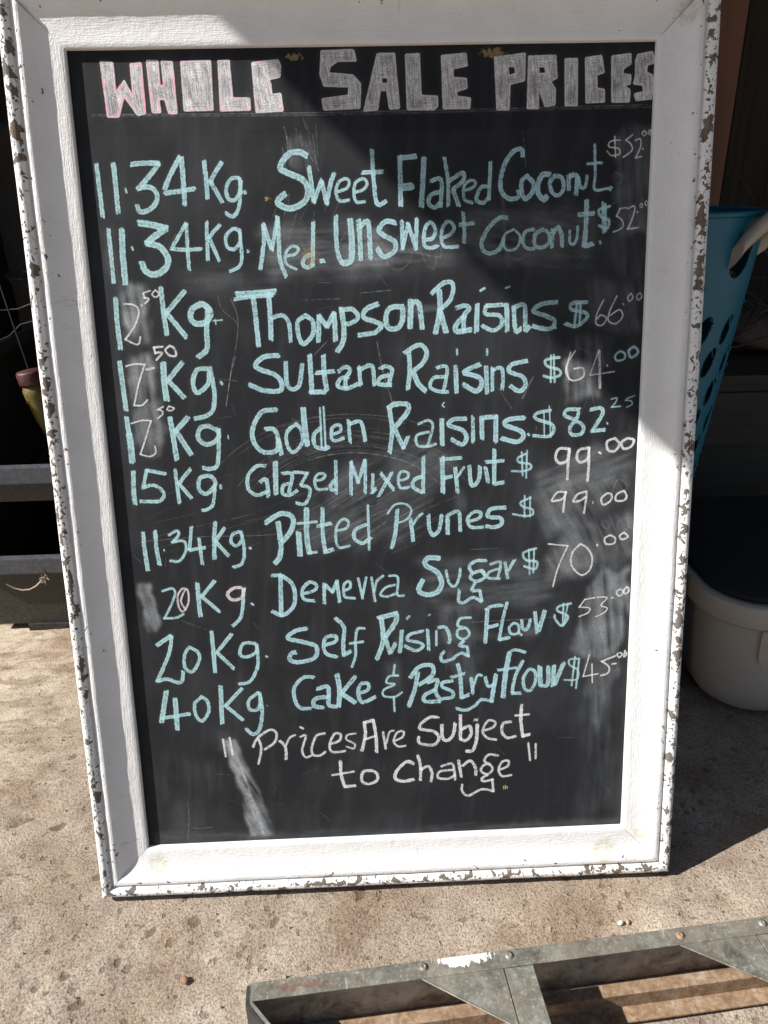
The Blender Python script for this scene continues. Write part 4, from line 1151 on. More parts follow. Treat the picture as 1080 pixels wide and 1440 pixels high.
def chalk_image():
    S = (IH, IW)
    fine = np.clip((.55 * fbm(S, 3.6, 5, 2) + .45 * fbm(S, 2.1, 6, 1) - .5) * 2.3 + .52, 0, 1)                        # tooth of the slate
    speck = np.random.RandomState(3).rand(*S).astype(np.float32)
    mid = fbm(S, 9, 8, 3)
    jit = (fbm(S, 8, 21, 3) - .5) * 2.2              # mm of edge wobble
    press = fbm(S, 34, 45, 3)
    base = np.array([.0115, .0122, .0140], np.float32)
    img = np.ones(S + (3,), np.float32) * base
    # overall wiped-chalk film
    film = fbm(S, 260, 31, 5)
    film2 = fbm(S, 30, 33, 4, ang=1.45, aniso=5)
    a = np.clip((film - .42) * .08, 0, .022) + np.clip((film2 - .5) * .05, 0, .02) + .004
    a += (speck > .9993) * .25 * (mid > .45)
    yy = (np.arange(IH) / PXM + SY0)[:, None]
    a = a + .006 * (yy < 838)                        # below the ruled title line the slate is dustier
    # dust polygons on a 1 px/mm grid
    lw, lh = IW // 2, IH // 2
    lx = (np.arange(lw) + .5) / (lw) * (SX1 - SX0) + SX0; ly = (np.arange(lh) + .5) / lh * (SY1 - SY0) + SY0
    LX, LY = np.meshgrid(lx, ly)
    sc_ = lw / (SX1 - SX0)
    D = np.zeros((lh, lw), np.float32)
    for k, (st, soft, ang, t) in enumerate(DUST):
        P = pts_of(t)
        x0 = min(p[0] for p in P) - soft * 3; x1 = max(p[0] for p in P) + soft * 3
        y0 = min(p[1] for p in P) - soft * 3; y1 = max(p[1] for p in P) + soft * 3
        i0, i1 = np.searchsorted(ly, [y0, y1]); j0, j1 = np.searchsorted(lx, [x0, x1])
        if i1 - i0 < 3 or j1 - j0 < 3: continue
        sub = (slice(i0, i1), slice(j0, j1))
        wob = (fbm((i1 - i0, j1 - j0), 16, 60 + k, 3) - .5) * soft * 2.2
        wob2 = (fbm((i1 - i0, j1 - j0), 16, 90 + k, 3) - .5) * soft * 2.2
        m = inside(P, LX[sub] + wob, LY[sub] + wob2).astype(np.float32)
        m = blur(m, soft * sc_ * .45)
        an = math.radians(ang)
        stre = fbm((i1 - i0, j1 - j0), 7, 40 + k, 3, ang=an, aniso=9)
        cloud = fbm((i1 - i0, j1 - j0), 34, 70 + k, 3)
        D[sub] = np.maximum(D[sub], 0) + st * .62 * m * np.clip(.28 + 1.5 * (stre - .32) + 1.2 * (cloud - .42), 0, 1.5)
    D = np.repeat(np.repeat(D, 2, 0), 2, 1)
    D = np.pad(D, ((0, IH - D.shape[0]), (0, IW - D.shape[1])), mode='edge')
    D = blur(D, 1)
    a = a + D * (.8 + .4 * fine) * .95
    def lay(sub, al, col):
        al = np.clip(al, 0, 1)[..., None]
        img[sub] = img[sub] * (1 - al) + np.array(col, np.float32) * al
    full = (slice(0, IH), slice(0, IW))
    lay(full, a, (.55, .58, .60))
    def win(x0, x1, y0, y1):
        j0 = max(0, int((x0 - SX0) * PXM)); j1 = min(IW, int((x1 - SX0) * PXM) + 1)
        i0 = max(0, int((y0 - SY0) * PXM)); i1 = min(IH, int((y1 - SY0) * PXM) + 1)
        j0 = min(j0, IW - 2); i0 = min(i0, IH - 2); j1 = max(j1, j0 + 1); i1 = max(i1, i0 + 1)
        X, Y = np.meshgrid((np.arange(j0, j1) + .5) / PXM + SX0, (np.arange(i0, i1) + .5) / PXM + SY0)
        return (slice(i0, i1), slice(j0, j1)), X, Y
    for kind, w, al, t in MARKS:
        P = smooth_path(pts_of(t), 5); hw = w / 2
        pad = hw + 3
        sub, X, Y = win(min(p[0] for p in P) - pad, max(p[0] for p in P) + pad, min(p[1] for p in P) - pad, max(p[1] for p in P) + pad)
        d = np.full(X.shape, 99.)
        for i in range(len(P) - 1): d = np.minimum(d, segdist(X, Y, P[i], P[i + 1]))
        s = np.clip(1.15 - d / max(hw, .5), 0, 1)
        if kind == 'g': s = np.clip(1.3 - d / hw, 0, 1) * .8
        if kind == 's':
            s = np.clip(1.15 - d / hw, 0, 1) ** 1.2
            an = math.atan2(P[-1][1] - P[0][1], P[-1][0] - P[0][0])
            s = s * np.clip(vnoise(X.shape, 3.2, 77 + int(w * 10), ang=an, aniso=22) * 1.7 - .15, 0, 1.3)
        lay(sub, s * al * .62 * np.clip(mid[sub] * 2.2 - .35, 0, 1.2), (.60, .62, .63))
    owner = np.zeros(S, np.int16)
    # block capitals
    for pk, outer, holes in TITLE:
        P = soften(pts_of(outer)); H = [pts_of(h) for h in holes]
        xs = [p[0] for p in P]; ys = [p[1] for p in P]
        sub, X, Y = win(min(xs) - 4, max(xs) + 4, min(ys) - 4, max(ys) + 4)
        j = jit[sub] * .35
        ins = inside(P, X + j, Y + j)
        d = np.full(X.shape, 99.)
        for poly in [P] + H:
            for i in range(len(poly)): d = np.minimum(d, segdist(X, Y, poly[i], poly[(i + 1) % len(poly)]))
        for h in H: ins &= ~inside(h, X, Y)
        sg = np.where(ins, d, -d) + j * .5
        body = np.clip((sg + .8) / .7, 0, 1)
        edge = np.clip(1.3 - np.abs(sg - .6) / 1.25, 0, 1)
        vert = vnoise(X.shape, 2.7, 123 + int(xs[0]), ang=PI / 2 + .1, aniso=11)
        rings = .5 + .5 * np.cos(2 * PI * (d + (mid[sub] - .5) * 1.6) / 2.5)
        scr = .34 + .42 * np.clip(vert * 1.7 - .35, 0, 1) * (.4 + .6 * mid[sub]) + .26 * rings
        cloud = fbm(X.shape, 26, 300 + int(ys[0]), 3)
        al = body * np.maximum(scr * np.clip(.45 + .9 * cloud, .3, 1.1), edge * .72)
        al = al * np.clip(.62 + .75 * fine[sub], 0, 1) * 1.02
        lay(sub, al, (.78, .76, .77))
        pn = fbm(X.shape, 16, 500 + int(xs[0]), 3)
        pinkm = edge * np.clip((pn - (.60 - .22 * pk)) * 5, 0, 1) * pk
        lay(sub, pinkm * .8 * np.clip(.4 + fine[sub], 0, 1), (.86, .30, .44))
        haze = np.clip(1 - np.abs(sg) / 7., 0, 1) * .015 * (sg < 0)
        lay(sub, haze, (.6, .6, .6))
        owner[sub] = np.where((sg > -.6), 1, owner[sub])
    # hand lettering
    for li, (label, strokes) in enumerate(WRITING):
        sd = 0
        for s in strokes:
            c, w, t = s.split(' ', 2); w = float(w) * (.86 if c == 'w' else .97); P = smooth_path(pts_of(t)); hw = w * .5
            sd += 1
            pad = hw + 3
            sub, X, Y = win(min(p[0] for p in P) - pad, max(p[0] for p in P) + pad, min(p[1] for p in P) - pad, max(p[1] for p in P) + pad)
            if len(P) > 2:
                d = np.full(X.shape, 99.)
                for i in range(len(P) - 1): d = np.minimum(d, segdist(X, Y, P[i], P[i + 1]))
            else: d = segdist(X, Y, P[0], P[1])
            thin = min(1., w / 5.)
            r = hw + jit[sub] * (.30 + .28 * thin) * thin - d
            body = np.clip(r / .55 + .4, 0, 1)
            if w > 3.3:                                  # broad strokes are two or three passes of the stick
                tot = np.zeros(X.shape); rr_ = np.random.RandomState(li * 131 + sd)
                for o_ in (-.26, .27, .02):
                    off = o_ * w; Q = []
                    for i in range(len(P)):
                        a_ = np.array(P[max(i - 1, 0)]); b_ = np.array(P[min(i + 1, len(P) - 1)]); t_ = b_ - a_; t_ = t_ / (np.hypot(*t_) + 1e-6)
                        q_ = np.array(P[i]) + np.array((-t_[1], t_[0])) * (off + rr_.normal() * .10)
                        if i == 0: q_ = q_ - t_ * rr_.uniform(-1.1, 1.0)
                        if i == len(P) - 1: q_ = q_ + t_ * rr_.uniform(-1.1, 1.0)
                        Q.append(tuple(q_))
                    d_ = np.full(X.shape, 99.)
                    for i in range(len(Q) - 1): d_ = np.minimum(d_, segdist(X, Y, Q[i], Q[i + 1]))
                    r_ = w * .27 + jit[sub] * .42 - d_
                    tot = np.maximum(tot, np.clip(r_ / .45 + .4, 0, 1) * (1. if o_ != .02 else .86))
                body = tot
            dens = .80 + .20 * np.clip(d / max(hw, .6), 0, 1) ** 2        # pressed edges are denser
            ang = math.atan2(P[-1][1] - P[0][1], P[-1][0] - P[0][0])
            strk = vnoise(X.shape, 2.4, 700 + li * 90 + sd, ang=ang, aniso=8)
            g = np.clip(1.35 * fine[sub] + .62 * strk + .05, 0, 1.08)
            g = np.clip(g + .13 * (mid[sub] - .4), 0, 1) * np.clip(.62 + .75 * press[sub], .6, 1.08)
            al = body * dens * np.clip(.10 + .95 * g, 0, 1)
            if c in 'wp': al = al * (.88 if w < 3.6 else .95)
            col = np.array(CH[c])
            if c == 'b':
                tint = .5 + .5 * math.sin(P[0][0] * .031 + P[0][1] * .017)
                if P[0][0] < 130: tint = 1.2
                col = col * (1 - .22 * tint) + np.array((.40, .58, .52)) * .22 * tint
            lay(sub, al * .97, col)
            hz = np.clip(1 - (d - hw) / 3.2, 0, 1) * (d > hw) * .012
            lay(sub, hz, (.6, .65, .67))
            owner[sub] = np.where(body > .25, li + 2, owner[sub])
    # old brown glue specks
    for (cx, cy, rx, ry, al) in ((232, 911, 9, 3.5, .8), (440, 912, 15, 4.2, .85), (239, 714, 9, 11, .5), (196, 774, 4, 2.2, .9)):
        sub, X, Y = win(cx - rx * 1.6, cx + rx * 1.6, cy - ry * 1.6, cy + ry * 1.6)
        e = 1 - ((X - cx) / rx) ** 2 - ((Y - cy) / ry) ** 2 + (fbm(X.shape, 7, 900 + int(cx), 3) - .5) * 3.4
        lay(sub, np.clip(e * 1.5, 0, 1) * al, (.24, .17, .075))
    # 8-bit sRGB picture of the slate
    v = np.clip(img, 0, 1)
    v = np.where(v < .0031308, v * 12.92, 1.055 * v ** (1 / 2.4) - .055)
    px = np.ones(S + (4,), np.float32); px[..., :3] = v
    im = bpy.data.images.new('slate_chalk', IW, IH, alpha=False, float_buffer=False)
    im.colorspace_settings.name = 'sRGB'
    im.pixels.foreach_set(px.ravel()); im.update(); im.pack()
    return im, owner

chalk_im, chalk_owner = chalk_image()
def mat_slate():
    m = Mat('chalked_slate', rough=.75, spec=.15)
    t = m.n('ShaderNodeTexImage'); t.image = chalk_im; t.extension = 'EXTEND'
    m.l(m.co('UV'), t.inputs[0]); m.col(t.outputs[0])
    lum = m.n('ShaderNodeRGBToBW'); m.l(t.outputs[0], lum.inputs[0])
    m.rough(m.ramp(lum.outputs[0], [(.03, .58), (.3, .95)]))
    b = m.bump(m.noise(m.co('Object'), 900, 2, .6), .10, .0004)
    m.nrm(m.bump(lum.outputs[0], .25, .0004, b))
    return m.m

def mat_ground():
    m = Mat('pitted_concrete', rough=.9, spec=.25)
    at = m.n('ShaderNodeAttribute'); at.attribute_name = 'pit'
    pit = at.outputs['Fac']
    sm = m.n('ShaderNodeAttribute'); sm.attribute_name = 'smooth_sand'
    co = m.co('Object')
    big = m.noise(co, 2.3, 5, .6, .4)
    midn = m.noise(co, 14, 6, .65, .3)
    g = m.noise(co, 330, 4, .72)
    g2 = m.noise(co, 480, 3, .7)
    sand = m.noise(m.co('Object', scale=(.45, 1.3, 1), rot=(0, 0, -.25)), 26, 7, .68, .5)
    base = m.ramp(big, [(.30, (.255, .204, .156)), (.50, (.385, .325, .260)), (.68, (.480, .418, .342))])
    base = m.mix(m.ramp(midn, [(.35, .70), (.62, 0.)]), base, (.225, .165, .127))
    speck = m.ramp(g, [(.34, (.40, .36, .33)), (.46, (.90, .89, .88)), (.64, (1.30, 1.30, 1.28))])
    base = m.mix(1., base, speck, 'MULTIPLY')
    warm = m.ramp(sand, [(.36, (.21, .145, .10)), (.47, (.38, .30, .215)), (.56, (.56, .48, .365))])
    warm = m.mix(.45, warm, m.mix(1., warm, speck, 'MULTIPLY'))
    base = m.mix(m.math('MULTIPLY', sm.outputs['Fac'], m.ramp(m.noise(co, 7, 4), [(.25, .5), (.5, 1.)])), base, warm)
    pm = m.math('ADD', pit, m.math('MULTIPLY', m.math('SUBTRACT', m.noise(co, 190, 3, .6), .5), .9))
    pmask = m.ramp(pm, [(.40, 0.), (.54, 1.)])
    base = m.mix(m.math('MULTIPLY', pmask, .78), base, (.135, .100, .072))
    vo = m.n('ShaderNodeTexVoronoi'); vo.inputs['Scale'].default_value = 70
    wv = m.n('ShaderNodeVectorMath', operation='ADD'); m.l(co, wv.inputs[0])
    wn_ = m.n('ShaderNodeTexNoise'); wn_.inputs['Scale'].default_value = 150; m.l(co, wn_.inputs['Vector'])
    sc2 = m.n('ShaderNodeVectorMath', operation='SCALE'); sc2.inputs['Scale'].default_value = .010; m.l(wn_.outputs['Color'], sc2.inputs[0])
    m.l(sc2.outputs[0], wv.inputs[1]); m.l(wv.outputs[0], vo.inputs['Vector'])
    sep = m.n('ShaderNodeSeparateColor'); m.l(vo.outputs['Color'], sep.inputs[0])
    thr = m.math('MULTIPLY', m.math('SUBTRACT', sep.outputs[0], .48), .75)
    vp = m.math('MULTIPLY', m.math('SUBTRACT', thr, vo.outputs['Distance']), 14., clamp=True)
    vp = m.math('MULTIPLY', vp, m.math('SUBTRACT', 1., m.math('MULTIPLY', sm.outputs['Fac'], .8)))
    base = m.mix(m.math('MULTIPLY', vp, .62), base, (.150, .112, .082))
    red = m.noise(co, 5.5, 5, .65, .5)
    base = m.mix(m.ramp(red, [(.50, 0.), (.62, .5)]), base, m.mix(1., base, (.70, .59, .50), 'MULTIPLY'))
    fleck = m.noise(co, 75, 3, .6)
    base = m.mix(m.ramp(fleck, [(.67, 0.), (.72, .6)]), base, (.13, .10, .08))
    m.col(base)
    b0 = m.bump(g2, .6, .0011)
    b1 = m.bump(g, 1., .0026, b0)
    b2 = m.bump(vp, .8, .0022, b1); b2.node.invert = True
    m.nrm(m.bump(midn, .6, .004, b2))
    return m.m

def mat_plastic(name, c, rough=.45, var=.25, dust=(.3, .27, .22), dusty=.15, bscale=40):
    m = Mat(name, rough=rough)
    co = m.co('Object')
    n = m.noise(co, 9, 5, .6); n2 = m.noise(co, bscale * 3, 4, .7)
    col = m.mix(m.math('MULTIPLY', n, var), c, tuple(x * .6 for x in c))
    col = m.mix(m.math('MULTIPLY', m.ramp(n2, [(.45, .1), (.75, 1.)]), dusty), col, dust)
    m.col(col); m.rough(m.ramp(n2, [(.3, rough), (.8, min(1, rough + .3))]))
    m.nrm(m.bump(n2, .25, .0006)); return m.m

def mat_wood(name, c, c2, axis=(1, 1, .06), sc_=40, rough=.75):
    m = Mat(name, rough=rough)
    n = m.noise(m.co('Object', scale=axis), sc_, 6, .65, .8)
    k = m.noise(m.co('Object'), 5, 3)
    m.col(m.mix(m.math('MULTIPLY', k, .5), m.ramp(n, [(.3, c2), (.65, c)]), tuple(x * .55 for x in c)))
    m.nrm(m.bump(n, .5, .0015)); return m.m

def mat_galv():
    m = Mat('weathered_galvanised_metal', rough=.5, metal=.35)
    co = m.co('Object')
    a = m.noise(co, 45, 6, .7, .4); b = m.noise(co, 210, 4, .7); c = m.noise(co, 9, 4, .6)
    col = m.ramp(a, [(.28, (.075, .070, .054)), (.5, (.185, .180, .150)), (.72, (.32, .31, .27))])
    col = m.mix(m.ramp(b, [(.56, 0.), (.70, .5)]), col, (.52, .51, .46))
    col = m.mix(m.ramp(m.noise(co, 330, 3, .7), [(.58, 0.), (.68, .5)]), col, (.11, .095, .075))
    col = m.mix(m.ramp(c, [(.48, 0.), (.66, .6)]), col, (.26, .20, .145))
    sc1 = m.noise(m.co('Object', scale=(1, .15, 1), rot=(0, 0, .9)), 160, 3, .6)
    col = m.mix(m.ramp(sc1, [(.66, 0.), (.70, .5)]), col, (.5, .49, .46))
    # old white paint splash and red/yellow marks near the end of the rail
    vd = m.n('ShaderNodeVectorMath', operation='DISTANCE')
    m.l(m.co('Object', scale=(.42, 1, .3)), vd.inputs[0]); vd.inputs[1].default_value = (.215 * .42, .000, .095 * .3)
    k = m.math('ADD', m.math('SUBTRACT', 1., m.math('DIVIDE', vd.outputs['Value'], .0125)), m.math('MULTIPLY', m.math('SUBTRACT', m.noise(m.co('Object', scale=(2.2, .7, 1)), 110, 3, .6), .5), 1.7))
    col = m.mix(m.ramp(k, [(.12, 0.), (.16, 1.)]), col, (.80, .79, .74))
    vd = m.n('ShaderNodeVectorMath', operation='DISTANCE')
    m.l(m.co('Object', scale=(.16, 1, .3)), vd.inputs[0]); vd.inputs[1].default_value = (.050 * .16, -.009, .095 * .3)
    k = m.math('ADD', m.math('SUBTRACT', 1., m.math('DIVIDE', vd.outputs['Value'], .008)), m.math('MULTIPLY', m.math('SUBTRACT', m.noise(co, 260, 3, .6), .5), 3.))
    col = m.mix(m.ramp(k, [(.5, 0.), (.7, .55)]), col, (.20, .07, .05))
    m.col(col); m.rough(m.ramp(b, [(.3, .42), (.7, .75)]))
    m.nrm(m.bump(b, .45, .0008, m.bump(a, .5, .0012))); return m.m

def mat_rust():
    m = Mat('rusty_galvanised_metal', rough=.8, metal=.1)
    co = m.co('Object'); a = m.noise(co, 60, 6, .7, .3); b = m.noise(co, 240, 3, .7)
    col = m.ramp(a, [(.3, (.13, .078, .046)), (.5, (.29, .19, .115)), (.7, (.40, .33, .25))])
    col = m.mix(m.ramp(b, [(.4, .4), (.6, 0.)]), col, (.12, .07, .04))
    m.col(col); m.nrm(m.bump(b, .5, .001)); return m.m

M_PAINT = mat_paint(); M_SLATE = mat_slate(); M_GROUND = mat_ground()
M_BACKB = mat_wood('bare_board_back', (.20, .15, .10), (.12, .09, .06))
M_BLACKP = mat_plastic('dusty_black_plastic', (.014, .0135, .013), rough=.38, dust=(.20, .16, .12), dusty=.28, var=.4, bscale=60)
M_BLACKRIM = mat_plastic('lit_black_rim', (.045, .052, .064), rough=.38, dust=(.2, .19, .18), dusty=.30)  # bluish lift in the colour paints the lit, reflecting lips
M_DARK = mat_plastic('dark_plastic', (.010, .010, .011), rough=.5)
M_MATTBLACK = mat_plastic('matt_black', (.007, .0068, .0065), rough=.75, dusty=.06)
M_CREAM = mat_plastic('cream_plastic', (.46, .41, .35), rough=.42, dusty=.12, dust=(.2, .17, .13))
M_CREAM2 = mat_plastic('pale_handle_plastic', (.46, .40, .33), rough=.45, dusty=.2, dust=(.25, .2, .15))
M_LABEL = mat_plastic('faded_paper_label', (.46, .41, .35), rough=.75, dusty=.1)
M_TEAL = mat_plastic('teal_blue_plastic', (.003, .125, .20), rough=.33, dusty=.06, var=.15)
M_POST = mat_wood('rough_brown_timber', (.17, .070, .035), (.09, .035, .018))
M_SHED = mat_wood('old_dark_boards', (.060, .045, .034), (.028, .021, .016))
M_BOX = mat_wood('dark_olive_wood', (.060, .050, .036), (.034, .028, .020), axis=(.06, 1, 1))
M_GALV = mat_galv(); M_RUST = mat_rust()
M_TWIG = mat_wood('dry_twig', (.042, .033, .026), (.022, .018, .014), sc_=90)
M_STRAW = mat_wood('pale_straw', (.36, .29, .21), (.24, .19, .13), sc_=90)
M_YEL = mat_plastic('yellow_plastic', (.10, .078, .006), rough=.4)
M_RED = mat_plastic('red_plastic', (.045, .003, .004), rough=.4)
M_RUBBER = mat_plastic('black_rubber', (.018, .019, .021), rough=.6, dust=(.15, .13, .1), dusty=.2)
M_STONE = mat_plastic('small_stones', (.33, .27, .22), rough=.9, dusty=.5)
M_BIRD = mat_plastic('white_crumb', (.62, .60, .55), rough=.9)
M_ROOF = mat_plastic('roof_sheet', (.22, .22, .22), rough=.6)

def mat_web():
    m = Mat('brown_stained_metal', rough=.75, metal=.15)
    co = m.co('Object'); a = m.noise(co, 30, 6, .7, .6); b = m.noise(co, 120, 4, .7)
    col = m.ramp(a, [(.3, (.12, .088, .062)), (.5, (.33, .28, .22)), (.7, (.44, .39, .32))])
    col = m.mix(m.ramp(b, [(.55, 0.), (.72, .7)]), col, (.10, .065, .04))
    sp = m.n('ShaderNodeSeparateXYZ'); m.l(m.co('Object'), sp.inputs[0])     # darker brown towards the foot of the web
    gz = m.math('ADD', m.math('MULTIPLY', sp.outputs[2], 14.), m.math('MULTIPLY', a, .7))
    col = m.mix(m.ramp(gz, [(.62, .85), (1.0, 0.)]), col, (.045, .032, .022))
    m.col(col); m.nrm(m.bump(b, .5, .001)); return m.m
M_WEB = mat_web()
# ---------------------------------------------------------------- ground
def build_ground():
    fx = np.arange(-.95, 1.55, .0042); fy = np.arange(-.36, 1.05, .0042)
    def ext(f, lo, hi):
        a = [f[0]]; s = .02
        while a[-1] > lo: a.append(a[-1] - s); s *= 1.5
        b = [f[-1]]; s = .02
        while b[-1] < hi: b.append(b[-1] + s); s *= 1.5
        return np.array(a[:0:-1] + list(f) + b[1:])
    xs = ext(fx, -60, 60); ys = ext(fy, -60, 60)
    X, Y = np.meshgrid(xs, ys); Sh = (len(ys), len(xs))
    cell = .0042
    i0 = np.searchsorted(ys, fy[0]); j0 = np.searchsorted(xs, fx[0]); F = (len(fy), len(fx))
    rs = np.random.RandomState(5)
    h = (fbm(F, 90, 1, 3) - .5) * .008 + (fbm(F, 16, 2, 3) - .5) * .0030 + (fbm(F, 4, 3, 2) - .5) * .0016
    FX, FY = np.meshgrid(fx, fy)
    sand = np.clip((-.12 - FX) * 3.2, 0, 1) * np.clip((FY - .02 + .35 * (fbm(F, 60, 9, 3) - .5)) * 6, 0, 1)
    h += sand * (fbm(F, 26, 12, 4, ang=.35, aniso=3.) - .5) * .012
    ridge = 1 - np.abs(fbm(F, 45, 77, 3, ang=.5, aniso=2.4) - .5) * 9
    h += sand * np.clip(ridge, 0, 1) * .0016
    pit = np.zeros(F, np.float32)
    wobx = (fbm(F, 7, 201, 2) - .5); woby = (fbm(F, 7, 202, 2) - .5)
    def stamp(x, y, r, dep, asp=1., ang=0.):
        R = r * 2.2
        a0, a1 = np.searchsorted(fy, [y - R, y + R]); b0, b1 = np.searchsorted(fx, [x - R, x + R])
        if a1 - a0 < 2 or b1 - b0 < 2: return
        s = (slice(a0, a1), slice(b0, b1))
        dx = FX[s] - x + wobx[s] * r * 1.7; dy = FY[s] - y + woby[s] * r * 1.7
        c, q = math.cos(ang), math.sin(ang)
        d = np.hypot((dx * c + dy * q) / (r * asp), (-dx * q + dy * c) / r)
        k = np.clip(1.25 - d, 0, 1); k = k * k * (3 - 2 * k)
        h[s] -= dep * k; pit[s] = np.maximum(pit[s], np.clip(k * 1.3, 0, 1) * rs.uniform(.35, 1))
    for _ in range(1500):
        x = rs.uniform(fx[0], fx[-1]); y = rs.uniform(fy[0], fy[-1])
        if sand[np.searchsorted(fy, y) - 1, np.searchsorted(fx, x) - 1] > .4 and rs.rand() < .8: continue
        r = .0024 + .0062 * rs.rand() ** 3.2
        stamp(x, y, r, .0008 + r * .24, rs.uniform(1, 1.9), rs.uniform(0, PI))
    for (x, y, r, a, an) in ((-.155, -.035, .012, 1.4, .5), (-.09, -.20, .011, 1.5, .2), (-.22, .135, .011, 2, .4), (-.165, .12, .010, 1.5, .2), (.06, -.045, .010, 1.3, .6), (-.02, -.09, .008, 1.2, 0), (-.19, -.12, .013, 1.6, .3), (-.085, .03, .008, 1, 0), (-.12, .035, .007, 1, 0)):
        stamp(x, y, r, .0035, a, an)
    # shallow trowel lines
    for (xa, ya, xb, yb) in ((-.30, .30, -.05, .33), (-.36, .24, -.10, .19), (-.28, .09, -.16, .02), (-.34, .10, -.20, .13)):
        for k in range(30):
            t = k / 29; stamp(xa + (xb - xa) * t, ya + (yb - ya) * t + .006 * math.sin(t * 9), .0035, .0011)
    band = np.clip(1 - np.abs(FY) / .10, 0, 1)
    h = h - .0045
    h = h * (1 - .5 * band) - .001 * band
    e = np.minimum(np.minimum(FX - fx[0], fx[-1] - FX), np.minimum(FY - fy[0], fy[-1] - FY))
    fall = np.clip(e / .08, 0, 1); h = h * fall - .0045 * (1 - fall); pit *= fall
    Z = np.full(Sh, -.0045); Z[i0:i0 + F[0], j0:j0 + F[1]] = h
    P = np.zeros(Sh, np.float32); P[i0:i0 + F[0], j0:j0 + F[1]] = pit
    SA = np.zeros(Sh, np.float32); SA[i0:i0 + F[0], j0:j0 + F[1]] = sand * fall
    H_, W_ = Sh
    co = np.stack([X, Y, Z], -1).reshape(-1, 3)
    idx = np.arange(H_ * W_).reshape(H_, W_)
    q = np.stack([idx[:-1, :-1], idx[:-1, 1:], idx[1:, 1:], idx[1:, :-1]], -1).reshape(-1, 4)
    me = bpy.data.meshes.new('ground')
    me.vertices.add(len(co)); me.vertices.foreach_set('co', co.ravel().astype(np.float32))
    me.loops.add(q.size); me.loops.foreach_set('vertex_index', q.ravel().astype(np.int32))
    me.polygons.add(len(q)); me.polygons.foreach_set('loop_start', np.arange(0, q.size, 4, dtype=np.int32))
    me.update(calc_edges=True)
    me.polygons.foreach_set('use_smooth', np.ones(len(q), bool))
    for nm, arr in (('pit', P), ('smooth_sand', SA)):
        at = me.attributes.new(nm, 'FLOAT', 'POINT'); at.data.foreach_set('value', arr.ravel().astype(np.float32))
    me.materials.append(M_GROUND)
    o = bpy.data.objects.new('ground', me); COL.objects.link(o); o['kind'] = 'structure'
build_ground()

# ---------------------------------------------------------------- the framed chalkboard
LEAN = math.radians(12)
ORG = Vector([0.0, 0.013232, 0.06225])
MBW = Matrix(((1, 0, 0, ORG.x), (0, math.sin(LEAN), -math.cos(LEAN), ORG.y), (0, math.cos(LEAN), math.sin(LEAN), ORG.z), (0, 0, 0, 1)))
BW, BH = .61, 0.91989
board = empty('framed_chalkboard', 'large chalkboard price list in a chipped white frame leaning over the concrete', 'chalkboard', M=MBW)
PROF = [(0, -.0075), (0, -.0006), (.0008, 0), (.006, .0004), (.012, .0009), (.018, .0017), (.023, .0028), (.028, .0046), (.032, .0069), (.0352, .0096), (.0368, .0111),
        (.0385, .0119), (.0405, .0121), (.0428, .0119), (.0442, .0113), (.0450, .0098), (.0456, .0088), (.0463, .0090), (.0468, .0102), (.0478, .0128), (.0497, .0149),
        (.0520, .0160), (.0545, .0161), (.0568, .0152), (.0586, .0133), (.0598, .0106), (.0603, .0075), (.0603, .0030), (.0585, .0005), (.0560, -.001), (.0560, -.020), (.01, -.020)]
def rail(kind, parent):
    horiz = kind in 'tb'
    L0 = BW if horiz else BH
    n = 150 if horiz else 220
    rows = []; uvs = []
    acc = [0.]
    for i in range(1, len(PROF)): acc.append(acc[-1] + math.hypot(PROF[i][0] - PROF[i - 1][0], PROF[i][1] - PROF[i - 1][1]))
    off = {'l': 3.1, 'r': 7.7, 't': 12.3, 'b': 17.9}[kind]
    for k in range(n + 1):
        t = k / n; row = []; uv = []
        for (q, z) in PROF:
            s = -q + (L0 + 2 * q) * t + .00022 * (1 - 2 * t) * (1 if q > .0008 else 0)
            w = mnoise.noise(Vector((s * 14 + off, q * 60, off))) * .00045 + mnoise.noise(Vector((s * 60 + off, q * 200, off))) * .00022
            if kind == 't' and .001 < q < .0445: z = z * (.62 + .38 * max(0, q - .036) / .0085)
            z2 = z + (w if z > -.0005 and q > .001 else 0)
            if q >= .0465 and z > .001:                   # old knocks along the bead
                kn = mnoise.noise(Vector((s * 45 + off * 3, q * 70, 0)))
                z2 -= max(0, kn - .30) * .0032
            q2 = q + (mnoise.noise(Vector((s * 9, off, 2))) * .0005 if q > .001 else mnoise.noise(Vector((s * 12, off, 5))) * .0003)
            if kind == 'l': p = (-q2, s, z2)
            elif kind == 'r': p = (BW + q2, s, z2)
            elif kind == 't': p = (s, BH + q2, z2)
            else: p = (s, -q2, z2)
            row.append(p); uv.append((s + off, q if z > -.0005 else q + .0))
        if kind in 'rb': row = row[::-1]; uv = uv[::-1]
        rows.append(row); uvs.append(uv)
    mb = MB(); mb.grid(rows, uv=uvs, smooth=True)
    if kind in 'lt': mb.f = [f[::-1] for f in mb.f]; mb.uv = [u for i in range(0, len(mb.uv), 4) for u in mb.uv[i:i + 4][::-1]]
    o = mb.build('frame_rail', M_PAINT, parent, {'l': 'left frame rail half in its own shadow', 'r': 'right frame rail, upper half shaded', 't': 'top frame rail', 'b': 'bottom frame rail, heavily chipped'}[kind])
    mb = MB()
    return o
for k in 'lrtb': rail(k, board)
def suv(x, y): return ((x * 1000 - SX0) / (SX1 - SX0), (y * 1000 - SY0) / (SY1 - SY0))
mb = MB(); x0, x1, y0, y1 = -.0115, BW + .0115, -.0115, BH + .0115; zb = -.0066
cs = [(x0, y0), (x1, y0), (x1, y1), (x0, y1)]
mb.face([(a, b, zb) for a, b in cs], [suv(a, b) for a, b in cs])
mb.box(x0, x1, y0, y1, -.0115, -.0069)
